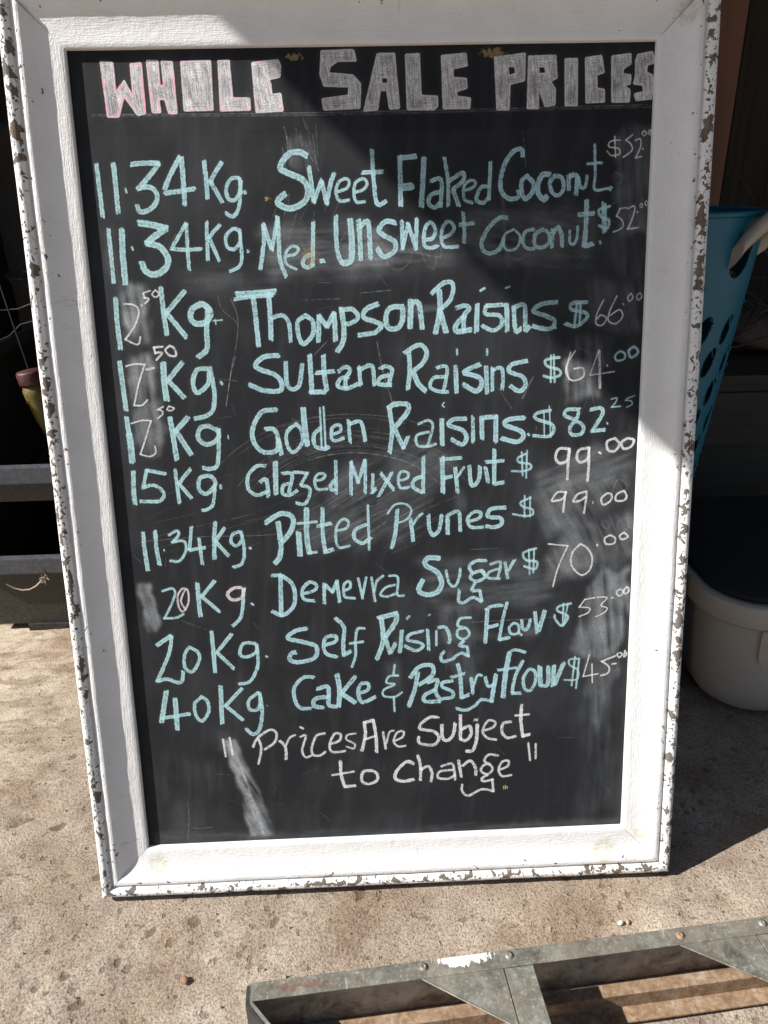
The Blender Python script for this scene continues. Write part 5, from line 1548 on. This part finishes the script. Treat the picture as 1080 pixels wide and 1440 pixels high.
slate = mb.build('chalk_panel', M_SLATE, board, 'black slate panel with wiped chalk dust')
mb = MB(); mb.box(-.045, BW + .045, -.045, BH + .045, -.0165, -.0125); mb.build('back_board', M_BACKB, board)
# chalk deposits: each written line is a thin film 0.15 mm thick on the slate
def film(idx, label):
    c = 5                                        # cell of 2 mm
    O = chalk_owner[:IH // c * c, :IW // c * c].reshape(IH // c, c, IW // c, c)
    cov = (O == idx).sum(axis=(1, 3))
    tot = (O > 0).sum(axis=(1, 3))
    ii, jj = np.nonzero((cov >= 5) & (cov * 2 >= tot))
    mb = MB(); z = zb + .00015; vid = {}
    V = []; F = []; UV = []
    for i, j in zip(ii.tolist(), jj.tolist()):
        f = []
        for (a, b) in ((j, i), (j + 1, i), (j + 1, i + 1), (j, i + 1)):
            if (a, b) not in vid:
                vid[(a, b)] = len(V); V.append(((a * c / PXM + SX0) / 1000, (b * c / PXM + SY0) / 1000, z))
            f.append(vid[(a, b)]); UV.append((a * c / IW, b * c / IH))
        F.append(tuple(f))
    mb.v = V; mb.f = F; mb.uv = UV; mb.sm = [False] * len(F)
    if F: mb.build('chalk_writing', M_SLATE, board, label)
film(1, 'pink and white block capitals reading Whole Sale Prices')
for li, (label, st) in enumerate(WRITING): film(li + 2, label)

# ---------------------------------------------------------------- metal stepladder lying on the ground
LA = math.atan2(.0456, .5529)
ML = Matrix.Translation((.1606, -.1907, 0)) @ Matrix.Rotation(LA, 4, 'Z')
lad = empty('stepladder', 'weathered metal stepladder lying on its side on the concrete', 'ladder', M=ML)
T = .095; LL = 1.5; FW = .0186
def rail_channel(yb, sgn):
    mb = MB()
    mb.box(0, LL, min(yb, yb - sgn * FW), max(yb, yb - sgn * FW), T - .0018, T, bev=.0006)    # top flange
    mb.build('side_rail', M_GALV, lad)
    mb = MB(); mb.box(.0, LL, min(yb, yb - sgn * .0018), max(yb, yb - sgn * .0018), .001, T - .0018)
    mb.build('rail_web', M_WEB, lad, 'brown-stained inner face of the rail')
    mb = MB()
    mb.box(.0, LL, min(yb - sgn * .0018, yb - sgn * .0345), max(yb - sgn * .0018, yb - sgn * .0310), .001, .003)
    mb.build('lower_flange', M_RUST, lad, 'rust-stained lower flange of the rail')
rail_channel(0, 1); rail_channel(-.40, -1)
mb = MB(); mb.box(.03, LL, -.0180, -.0020, .0215, .0230, bev=.0004); mb.box(.03, LL, -.0180, -.0166, .0032, .0215)
mb.build('rear_leg', M_RUST, lad, 'rust-stained rear leg folded against the rail')
def gusset(pa):
    mb = MB(); z1 = T - .0004; z0 = T - .0022
    y0 = -FW - .0002
    A = [(pa, y0), (pa + .0835, y0), (pa + .0835, y0 - .0595)]
    top = [(x, y, z1) for x, y in A]; bot = [(x, y, z0) for x, y in A]
    mb.face(top[::-1]); mb.face(bot)
    for i in range(3):
        j = (i + 1) % 3; mb.face([bot[i], bot[j], top[j], top[i]])
    a = Vector((pa, y0, z1)); b = Vector((pa + .0835, y0 - .0595, z1))
    mb.tube([a + Vector((0, 0, -.0003)), b + Vector((0, 0, -.0003))], .0010, 6)
    mb.build('gusset', M_GALV, lad)
for k, a0 in enumerate((.2547, .5290, .8033, 1.0776)):
    mb = MB()
    mb.box(a0 + .0012, a0 + .0310, -.3812, -FW - .0003, T - .0026, T - .0006, bev=.0006)     # tread top
    mb.box(a0 + .0296, a0 + .0310, -.3812, -FW - .0003, T - .040, T - .0026)               # tread back wall
    mb.box(a0 + .0012, a0 + .0026, -.3812, -FW - .0003, T - .024, T - .0026)
    mb.build('tread', M_GALV, lad)
    mb = MB()
    mb.box(a0 + .0313, a0 + .0560, -.095, -.050, .045, .0468, bev=.0004)
    mb.box(a0 + .0545, a0 + .0560, -.095, -.050, .0060, .045)
    mb.build('bracket', M_GALV, lad)
    gusset(a0 - .0838)
def rivet(x, y, r=.0042, mat=M_GALV):
    mb = MB(); rows = []
    for k, (rr, zz) in enumerate(((1.5, 0.0001), (1.45, .0006), (1.0, .0008), (.95, .0016), (.6, .0021), (.35, .0012), (.05, .0010))):
        rows.append([(x + r * rr * math.cos(t), y + r * rr * math.sin(t), T + zz) for t in [2 * PI * i / 14 for i in range(14)]])
    mb.grid(rows, closed=True); mb.build('rivet', mat, lad)
for (x, y, mt) in ((.1742, -.0040, M_GALV), (.2644, -.0035, M_GALV), (.4500, -.0060, M_RUST), (.5438, -.0045, M_GALV), (.81, -.008, M_GALV)): rivet(x, y - .003, .0032, mt)
def prism(mb, A, z0, z1):
    top = [(x, y, z1) for x, y in A]; bot = [(x, y, z0) for x, y in A]
    mb.face(top); mb.face(bot[::-1])
    for i in range(len(A)):
        j = (i + 1) % len(A); mb.face([bot[i], bot[j], top[j], top[i]])
mb = MB(); prism(mb, [(-.0018, 0), (-.0018, -FW), (.030, -.060), (.0322, -.060), (.0002, -FW), (.0002, 0)][::1], .001, T - .0002); mb.build('end_plate', M_GALV, lad)
mb = MB(); prism(mb, [(-.0062, .0015), (-.0068, -FW + .001), (.024, -.062), (.0292, -.062), (-.0022, -FW - .0005), (-.0022, .0015)], .0005, T - .006)
mb.build('rubber_foot', M_RUBBER, lad)

# ---------------------------------------------------------------- stacking bins on the left
def shell(mb, x0, x1, y0, y1, z0, z1, tap, th, front_h, n=1):
    """tapered open box; front (towards -y) only front_h high"""
    def ring(z, inset, t): return [(x0 + inset + t, y0 + inset + t, z), (x1 - inset - t, y0 + inset + t, z), (x1 - inset - t, y1 - inset - t, z), (x0 + inset + t, y1 - inset - t, z)]
    H = z1 - z0
    def lerp(z): return tap * (1 - (z - z0) / H)
    for (i, j, zt) in ((1, 2, z1), (2, 3, z1), (3, 0, z1), (0, 1, z0 + front_h)):
        o0 = ring(z0, lerp(z0), 0); o1 = ring(zt, lerp(zt), 0); i0 = ring(z0 + th, lerp(z0), th); i1 = ring(zt, lerp(zt), th)
        mb.face([o0[i], o0[j], o1[j], o1[i]]); mb.face([i0[j], i0[i], i1[i], i1[j]]); mb.face([o1[i], o1[j], i1[j], i1[i]])
        if (i, j) == (0, 1) and False: pass
    o0 = ring(z0, tap, 0); i0 = ring(z0 + th, tap, th); mb.face(o0[::-1]); mb.face(i0)
def bin_(label, x0, x1, y0, y1, z0, h, fh, underside):
    t = empty('storage_bin', label, 'storage bin', ((x0 + x1) / 2, (y0 + y1) / 2, z0), 'black storage bins stacked on the left')
    cx, cy = (x0 + x1) / 2, (y0 + y1) / 2
    X0, X1, Y0, Y1 = x0 - cx, x1 - cx, y0 - cy, y1 - cy
    mb = MB(); shell(mb, X0, X1, Y0, Y1, +.009 if underside else 0.001, h, .014 if underside else .004, .0035, fh)
    mb.build('bin_body', M_BLACKP, t)
    mb = MB()
    mb.box(X0 - .012, X1 + .012, Y0 - .014, Y0 + .004, fh - .020, fh + .014, bev=.003)
    mb.build('front_lip', M_BLACKRIM, t)
    mb = MB()
    for (a, b, c, d) in ((X0 - .012, X0 + .004, Y0 + .0045, Y1 + .01), (X1 - .004, X1 + .012, Y0 + .0045, Y1 + .01), (X0 + .0045, X1 - .0045, Y1 - .004, Y1 + .01)):
        mb.box(a, b, c, d, h - .02, h + .004, bev=.003)
    mb.build('rim', M_BLACKRIM, t)
    if underside:
        mb = MB(); mb.box(X0 + .075, X1 - .06, Y0 + .008, Y1 - .05, -.006, .0088); mb.build('under_shade', M_DARK, t)  # black block stands in for the shadow under the raised bin
    return t
bin_('dusty black bin at the bottom of the stack, straw on its lip', -.487, -.06, .640, 1.05, 0, .278, .158, True)
bin_('black plastic bin stacked on top of the dusty one', -.44, -.06, .645, 1.05, .2835, .26, .062, False)
mb = MB()
pts = [(-.424, .6265, .118), (-.410, .6262, .108), (-.395, .6258, .103), (-.380, .6255, .104), (-.366, .6252, .111), (-.352, .6250, .123), (-.340, .6245, .134)]
mb.tube(pts, [.0009, .0014, .0017, .0018, .0019, .0024, .0016], 6)
for k in range(12):
    a = random.uniform(0, 2 * PI); q = Vector((-.345, .6245, .128))
    mb.tube([q + Vector((random.uniform(-.004, .004), 0, random.uniform(-.004, .004))), q + Vector((math.cos(a) * .010, -.002 - .004 * random.random(), math.sin(a) * .012))], [.0016, .0004], 5)
mb.tube([(-.340, .6245, .134), (-.349, .6235, .150), (-.352, .624, .160)], [.0008, .0005, .0003], 5)
tag(mb.build('dried_stem', M_STRAW), 'curled pale dry grass stem stuck to the front of the bottom black bin', 'dry grass')

# dark drum and the yellow tool behind them
t = empty('dark_drum', 'tall dark cylindrical drum behind the stacked bins', 'drum', (-.43, 1.28, 0))
rows = []
for (r, z) in ((.0, .001), (.125, .001), (.13, .01), (.13, .30), (.134, .305), (.134, .315), (.13, .32), (.132, .62), (.137, .63), (.137, .645), (.132, .65), (.133, .93), (.140, .94), (.140, .965), (.12, .967), (.0, .960)):
    rows.append([(max(r, .0005) * math.cos(a), max(r, .0005) * math.sin(a), z) for a in [2 * PI * k / 40 for k in range(40)]])
mb = MB(); mb.grid(rows, closed=True); mb.build('drum_body', M_MATTBLACK, t)
mb = MB(); mb.tube([(.141 * math.cos(a), .141 * math.sin(a), .64) for a in [2 * PI * k / 40 for k in range(41)]], .004, 6, cap=False); mb.build('hoop', M_DARK, t)

t = empty('hanging_bottle', 'tapered yellow bottle with a red band hanging nozzle down in the dark', 'bottle', (-.312, .72, .368))
def lathe(mb, prof, M=None, n=24):
    rows = []
    for (r, z) in prof:
        row = [Vector((max(r, .0003) * math.cos(a), max(r, .0003) * math.sin(a), z)) for a in [2 * PI * k / n for k in range(n)]]
        rows.append([M @ p for p in row] if M else row)
    mb.grid(rows, closed=True)
tilt = Matrix.Rotation(math.radians(-7), 4, 'Y')
mb = MB(); lathe(mb, [(.0, .002), (.003, .002), (.004, .010), (.008, .015), (.009, .025), (.017, .06), (.023, .108), (.0235, .118), (.0215, .1205), (.0215, .1275), (0, .128)], tilt); mb.build('bottle_body', M_YEL, t)
mb = MB(); lathe(mb, [(.0, .1285), (.0245, .1285), (.0250, .131), (.0250, .150), (.0235, .153), (.0, .1535)], tilt); mb.build('cap', M_RED, t)
mb = MB()
for k in range(5):
    mb.tube([tilt @ Vector((-.016 + k * .008, -.0185, .096 + (k % 2) * .004)), tilt @ Vector((-.012 + k * .007, -.0190, .100 - (k % 3) * .003))], .0012, 5)
mb.build('printed_mark', M_DARK, t)
mb = MB(); mb.tube([tilt @ Vector((0, 0, .158)), tilt @ Vector((.0, 0, .33)), (.0, .02, .60)], .0015, 6); mb.build('cord', M_DARK, t)

# dried plant litter beyond the left bins
mb = MB()
for k in range(22):
    x, y, z = random.uniform(-.30, -.14), random.uniform(.74, .95), .56 + random.uniform(0, .10)
    p = [Vector((x, y, z))]
    d = Vector((random.uniform(-1, 1), random.uniform(-.4, .4), random.uniform(-.3, 1))).normalized()
    for q in range(4):
        d = (d + Vector((random.uniform(-.5, .5), random.uniform(-.3, .3), random.uniform(-.6, .3)))).normalized(); p.append(p[-1] + d * .03)
    mb.tube(p, [.002, .0018, .0014, .001, .0005], 5)
o = tag(mb.build('dry_litter', M_TWIG, stuff=True), 'tangle of dry brown stems above the upper black bin', 'dry plants')

# ---------------------------------------------------------------- right side: tote, basket, crate, post
def rrect(hx, hy, r, n=10):
    P = []
    for (cx, cy, a0) in ((hx - r, -(hy - r), -PI / 2), (hx - r, hy - r, 0), (-(hx - r), hy - r, PI / 2), (-(hx - r), -(hy - r), PI)):
        for k in range(n + 1):
            a = a0 + PI / 2 * k / n; P.append((cx + r * math.cos(a), cy + r * math.sin(a)))
    return P
def loft(mb, levels, closed_top=False):
    rows = [[(x, y, z) for x, y in rrect(hx, hy, r)] for (hx, hy, r, z) in levels]
    mb.grid(rows, closed=True, smooth=True); mb.face(rows[0][::-1])
    if closed_top: mb.face(rows[-1])
tote = empty('cream_tote', 'rounded cream plastic tote with a black lid standing in for dark shade, right of the board', 'tote', (1.100, .468, 0))
mb = MB()
loft(mb, [(.210, .158, .075, .001), (.226, .174, .078, .005), (.237, .185, .08, .017), (.243, .190, .08, .045), (.258, .202, .085, .186), (.258, .202, .085, .2)])
mb.build('tote_body', M_CREAM, tote)
mb = MB(); loft(mb, [(.262, .203, .09, .1885), (.2725, .2125, .09, .189), (.274, .214, .09, .1935), (.277, .217, .09, .226), (.276, .216, .09, .2295), (.26, .20, .085, .2300), (.255, .195, .085, .20)])
mb.build('rim', M_CREAM, tote)
mb = MB(); loft(mb, [(.250, .190, .08, .2305), (.262, .202, .085, .231), (.264, .204, .085, .236), (.255, .195, .08, .2395), (.20, .15, .06, .2405), (.10, .07, .03, .2405)], True)
mb.build('slab', M_MATTBLACK, tote)  # black top put in for the soft dark shade above the tote
# shallow lighter panel moulded in the front of the tote
mb = MB()
Q = []
for k in range(13):
    a = PI + (PI / 2) * k / 12
    Q.append((-.196 + .035 + .035 * math.cos(a), .105 + .035 + .035 * math.sin(a)))
Q = [(-.200, .184)] + Q + [(.10, .105), (.135, .14), (.139, .184)]
def fy(z): return -(.190 + (.203 - .190) * (z - .065) / (.186 - .065))
top = [(x, fy(z) - .0028, z) for x, z in Q]; bot = [(x, fy(z) + .001, z) for x, z in Q]
mb.face(top)
for i in range(len(Q)):
    j = (i + 1) % len(Q); mb.face([bot[i], bot[j], top[j], top[i]])
mb.build('handle_panel', M_CREAM2, tote)

crate = empty('dark_crate', 'plain dark crate standing behind the board beside the cream tote', 'crate', (.625, .51, 0))
mb = MB(); mb.box(-.16, .16, -.15, .15, .0, .236, bev=.006); mb.build('crate_body', M_DARK, crate)
mb = MB(); mb.box(-.166, .166, -.158, .158, .2362, .2405, bev=.0015); mb.build('slab', M_MATTBLACK, crate)

bas = empty('laundry_basket', 'tall teal plastic laundry basket with oval holes and a pale handle', 'basket', (.722, .50, .2415))
ZB, ZT = .0, .545
def bsurf(th, z, ins=0.):
    f = z / ZT; f = f ** .92
    rx = .112 + (.170 - .112) * f - ins; ry = .094 + (.140 - .094) * f - ins
    e = 2 / 2.5
    c, s = math.cos(th), math.sin(th)
    return Vector((rx * math.copysign(abs(c) ** e, c), ry * math.copysign(abs(s) ** e, s), z))
NT, NZ = 420, 300
holes = []
for row in range(9):
    z = .050 + row * .0475
    for k in range(18):
        th = 2 * PI * (k + (row % 2) * .5) / 18
        dd = abs((th + math.radians(48) + PI) % (2 * PI) - PI)
        d2 = abs((th + math.radians(228) + PI) % (2 * PI) - PI)
        if z > .40 and min(dd, d2) < .40: continue
        if z > .44: continue
        holes.append((th, z, .078, .0225, .55))
for c in (-48, 132): holes.append((math.radians(c - 5), .486, .150, .030, .35))
th_ = np.arange(NT) * 2 * PI / NT; zz_ = np.linspace(ZB + .02, ZT - .006, NZ)
TH, ZZ = np.meshgrid(th_, zz_)
ins = np.full(TH.shape, 9.)
near = []
for (a, z, ra, rz, sh) in holes:
    dt = (TH - a + PI) % (2 * PI) - PI; dz = ZZ - z
    dt2 = dt - dz / rz * ra * sh
    ins = np.minimum(ins, np.hypot(dt2 / ra, dz / rz))
# snap grid points near a hole edge on to it so that the openings are smooth
V = {}; mb = MB()
verts = [[None] * NT for _ in range(NZ)]
for i in range(NZ):
    for j in range(NT):
        verts[i][j] = (TH[i, j], ZZ[i, j])
for (a, z, ra, rz, sh) in holes:
    dt = (TH - a + PI) % (2 * PI) - PI; dz = ZZ - z
    dt2 = dt - dz / rz * ra * sh
    rr = np.hypot(dt2 / ra, dz / rz)
    cellr = max((2 * PI / NT) / ra, (ZT / NZ) / rz) * .75
    for i, j in zip(*np.nonzero((np.abs(rr - 1) < cellr))):
        k = 1 / rr[i, j]; nz = dz[i, j] * k; nt = dt2[i, j] * k + nz / rz * ra * sh
        verts[i][j] = (a + nt, z + nz)
rows = [[bsurf(*verts[i][j]) for j in range(NT)] for i in range(NZ)]
n0 = len(mb.v)
for r in rows: mb.v += [tuple(p) for p in r]
for i in range(NZ - 1):
    for j in range(NT):
        b = (j + 1) % NT
        if (ins[i, j] + ins[i, b] + ins[i + 1, b] + ins[i + 1, j]) / 4 < 1: continue
        mb.f.append((i * NT + j, i * NT + b, (i + 1) * NT + b, (i + 1) * NT + j)); mb.uv += [(0, 0)] * 4; mb.sm.append(True)
bb = mb.build('basket_wall', M_TEAL, bas)
sol = bb.modifiers.new('thickness', 'SOLIDIFY'); sol.thickness = .0026; sol.offset = -1
mb = MB()
for (o_, z) in ((0, 0),):
    R1 = [bsurf(t, .0002) for t in th_[::6]]; R2 = [bsurf(t, .021) + Vector((0, 0, 0)) for t in th_[::6]]; R3 = [bsurf(t, .021, .003) for t in th_[::6]]; R4 = [bsurf(t, .004, .003) for t in th_[::6]]
    mb.grid([R1, R2, R3, R4], closed=True); mb.face(R1[::-1]); mb.face(R4)
mb.build('basket_base', M_TEAL, bas)
mb = MB(); mb.tube([bsurf(t, ZT - .004, -.0005) for t in list(th_[::6]) + [0]], .0042, 8, cap=False); mb.build('rim', M_TEAL, bas)
# pale strap handles arching out of the openings
for c in (-37, 143):
    rows = []
    N_ = 28
    for k in range(N_ + 1):
        t = k / N_; a = math.radians(c - 5) + (-.38 + .76 * t)
        z = .492 + .060 * math.sin(PI * t) ** .75 + .012 * (t - .5)
        outw = .004 + .026 * math.sin(PI * t)
        p = bsurf(a, z, -outw); nrm = Vector((math.cos(a), math.sin(a), 0)); tg = Vector((-math.sin(a), math.cos(a), 0))
        w = .021 - .006 * abs(t - .5); sec = []
        for q in range(12):
            u = 2 * PI * q / 12
            sec.append(p + nrm * (.0120 * math.cos(u)) + Vector((0, 0, 1)) * (w * math.sin(u)) + nrm * (.010 * math.sin(u)))
        rows.append(sec)
    mb = MB(); mb.grid(rows, closed=True); mb.face(rows[0][::-1]); mb.face(rows[-1]); mb.build('handle', M_CREAM2, bas)

post = empty('timber_post', 'rough brown timber post behind the teal basket', 'post', (.885, .745, 0))
mb = MB(); mb.box(-.045, .045, -.045, .045, -.01, 2.2, bev=.003); mb.build('post_shaft', M_POST, post)

dres = empty('wooden_chest', 'low dark wooden chest with two drawers behind the tote', 'chest', (1.45, 1.10, 0))
mb = MB(); mb.box(-.47, .47, -.18, .22, .0, .405, bev=.003); mb.build('carcass', M_BOX, dres)
mb = MB(); mb.box(-.485, .485, -.197, .225, .4052, .425, bev=.003); mb.build('top_board', M_BOX, dres)
for k, (a, b) in enumerate(((-.45, -.02), (.02, .45))):
    mb = MB(); mb.box(a, b, -.194, -.1802, .26, .385, bev=.003); d = mb.build('drawer', M_BOX, dres)

def twig(pts, r0, label, nb=5):
    mb = MB(); pts = [Vector(p) for p in pts]
    # resample with a little wander
    Q = []
    for i in range(len(pts) - 1):
        for k in range(6):
            t = k / 6; q = pts[i].lerp(pts[i + 1], t)
            Q.append(q + Vector((random.uniform(-1, 1), random.uniform(-1, 1), random.uniform(-1, 1))) * .003)
    Q.append(pts[-1])
    mb.tube(Q, [r0 * (1 - .7 * i / len(Q)) for i in range(len(Q))], 6)
    for b in range(nb):
        i = random.randint(3, len(Q) - 3); d = (Q[i + 1] - Q[i - 1]).normalized()
        d = (d + Vector((random.uniform(-.7, .7), random.uniform(-.4, .4), random.uniform(-.5, .8)))).normalized()
        L_ = random.uniform(.05, .14); p = [Q[i]]
        for s in range(4):
            d = (d + Vector((random.uniform(-.2, .2),) * 1 + (random.uniform(-.2, .2), random.uniform(-.25, .15)))).normalized(); p.append(p[-1] + d * L_ / 4)
        mb.tube(p, [r0 * .5, r0 * .42, r0 * .35, r0 * .25, r0 * .15], 5)
    o = mb.build('dry_branch', M_TWIG); tag(o, label, 'branch', 'dry branches in the shade behind the basket')
twig([(1.03, .90, .852), (1.075, .90, .806), (1.10, .905, .77), (1.16, .95, .72)], .0016, 'thin dry twig slanting down behind the rim of the teal basket', 1)
twig([(1.09, .88, .74), (1.13, .90, .69), (1.19, .93, .60), (1.26, .97, .50)], .0042, 'thickest dry branch leaning down from the basket handle', 3)
twig([(1.03, .86, .655), (1.10, .90, .61), (1.17, .93, .57), (1.28, .97, .50)], .0030, 'dry branch running to the right from the upper holes of the basket', 6)
twig([(1.03, .90, .60), (1.12, .93, .585), (1.20, .95, .56), (1.34, 1.0, .53)], .0026, 'dry branch lying just under the others at mid height of the basket', 6)
twig([(1.05, .93, .440), (1.12, .95, .50), (1.20, .97, .545), (1.32, 1.0, .60)], .0034, 'dry branch rising from the chest top towards the upper right', 7)
twig([(1.04, .96, .435), (1.14, .98, .47), (1.26, 1.0, .50), (1.40, 1.03, .53)], .0028, 'dry branch lying lowest, nearly flat along the chest top', 7)

# pale sack under the branches
mb = MB(); rows = []
for i in range(15):
    v = i / 14; row = []
    for j in range(36):
        a = 2 * PI * j / 36; R = math.sin(PI * (.03 + .94 * v)) ** .5
        w = 1 + .10 * mnoise.noise(Vector((math.cos(a) * 2, math.sin(a) * 2, v * 3)))
        row.append((.24 * R * w * math.cos(a), .10 * R * w * math.sin(a), .11 * v + .012 * mnoise.noise(Vector((a * 2, v * 6, 3)))))
    rows.append(row)
mb.grid(rows, closed=True); mb.face(rows[0][::-1]); mb.face(rows[-1])
o = mb.build('cloth_sack', mat_plastic('dusty_sack_cloth', (.115, .092, .080), rough=.95, dusty=.3)); o.location = (1.40, 1.13, .426)
tag(o, 'dull brown cloth sack slumped on the wooden chest under the dry branches', 'sack')

# ---------------------------------------------------------------- the shed around: walls, roof (its edge shades the board)
shed = empty('shed', 'dark open-fronted shed with board walls and a sheet roof', 'shed', (.8, 1.6, 0))
ox, oy = -.8, -1.6
k = 0
x = -1.0
while x < 2.8:
    w = .17
    mb = MB(); mb.box(x + ox, x + w - .005 + ox, 2.40 + oy + random.uniform(-.003, .003), 2.425 + oy, -.01, 1.86, bev=.002); mb.build('wall_plank', M_SHED, shed); x += w
y = .66
while y < 2.38:
    w = .17
    for xx in (-1.03, 2.80):
        mb = MB(); mb.box(xx + ox, xx + .025 + ox, y + oy, min(y + w - .005, 2.395) + oy, -.01, 1.86, bev=.002); mb.build('wall_plank', M_SHED, shed)
    y += w
# unseen planks added behind the chalkboard to keep sun off the right side
y = .30
while y < 2.38:
    mb = MB(); mb.box(.405 + ox, .425 + ox, y + oy, min(y + .165, 2.395) + oy, -.01, 1.86, bev=.002); mb.build('shading_plank', M_SHED, shed); y += .17
# sheet roof: verge runs almost front to back, from (-.917,-.30) through (-.889,-.06)
zr = 1.900
def roof_sheet(A):
    mb = MB()
    top = [(a + ox, b + oy, zr + .02) for a, b in A]; bot = [(a + ox, b + oy, zr) for a, b in A]
    mb.face(top); mb.face(bot[::-1])
    for i in range(len(A)):
        j = (i + 1) % len(A); mb.face([bot[i], bot[j], top[j], top[i]])
    mb.build('roof_sheet', M_ROOF, shed)
# four sheets; where they meet a small gap lets a little sun on to the top right corner of the board
roof_sheet([(-.930, -.50), (2.95, -.50), (2.95, -.0590), (-.8885, -.0590), (-.917, -.28)])
roof_sheet([(-.8885, -.0588), (-.430, -.0588), (-.445, -.0462), (-.8880, -.0462)])
roof_sheet([(-.362, -.0588), (2.95, -.0588), (2.95, -.0462), (-.350, -.0462)])
roof_sheet([(-.8880, -.0460), (2.95, -.0460), (2.95, 2.50), (-1.10, 2.50), (-1.10, .68), (-.878, .62)])

# ---------------------------------------------------------------- loose bits on the concrete
def pebble(name, label, cat, loc, s, mat, group=None, seed=0):
    mb = MB(); rows = []
    for i in range(7):
        v = i / 6; R = math.sin(PI * (.02 + .96 * v))
        rows.append([(s[0] * R * math.cos(a) * (1 + .3 * mnoise.noise(Vector((math.cos(a) * 1.5, math.sin(a) * 1.5, seed + v * 2)))), s[1] * R * math.sin(a) * (1 + .3 * mnoise.noise(Vector((math.cos(a) * 2, seed, v)))), -s[2] * math.cos(PI * v)) for a in [2 * PI * k / 10 for k in range(10)]])
    mb.grid(rows, closed=True); o = mb.build(name, mat); o.location = loc; o.rotation_euler = (0, 0, seed); tag(o, label, cat, group)
pebble('white_crumb', 'small white crumb of plaster on the concrete above the ladder', 'crumb', (.586, -.074, -.001), (.0042, .0030, .0025), M_BIRD, seed=.4)
pebble('white_crumb', 'smaller grey flake beside the white crumb above the ladder', 'crumb', (.5955, -.0725, -.002), (.0034, .0024, .0020), M_STONE, seed=1.4)
pebble('stone_chip', 'small reddish stone chip on the concrete left of the ladder', 'stone', (.066, -.118, -.002), (.0055, .0040, .003), mat_plastic('red_stone', (.24, .11, .08), rough=.9), seed=2.1)
rs = random.Random(4)
mb = MB()
for k in range(420):
    x = rs.uniform(-.45, .95); y = rs.uniform(-.25, .6); r = rs.uniform(.0006, .0017)
    z = -.0038
    P = [Vector((x + r * math.cos(a) * rs.uniform(.7, 1.3), y + r * math.sin(a) * rs.uniform(.7, 1.3), z)) for a in (0, 1.26, 2.5, 3.77, 5.0)]
    top_ = Vector((x, y, z + r * 1.6 + .0015))
    n = len(P)
    for i in range(n): mb.face([P[i], P[(i + 1) % n], top_])
o = tag(mb.build('grit', M_STONE, stuff=True), 'fine grit scattered over the concrete', 'grit')
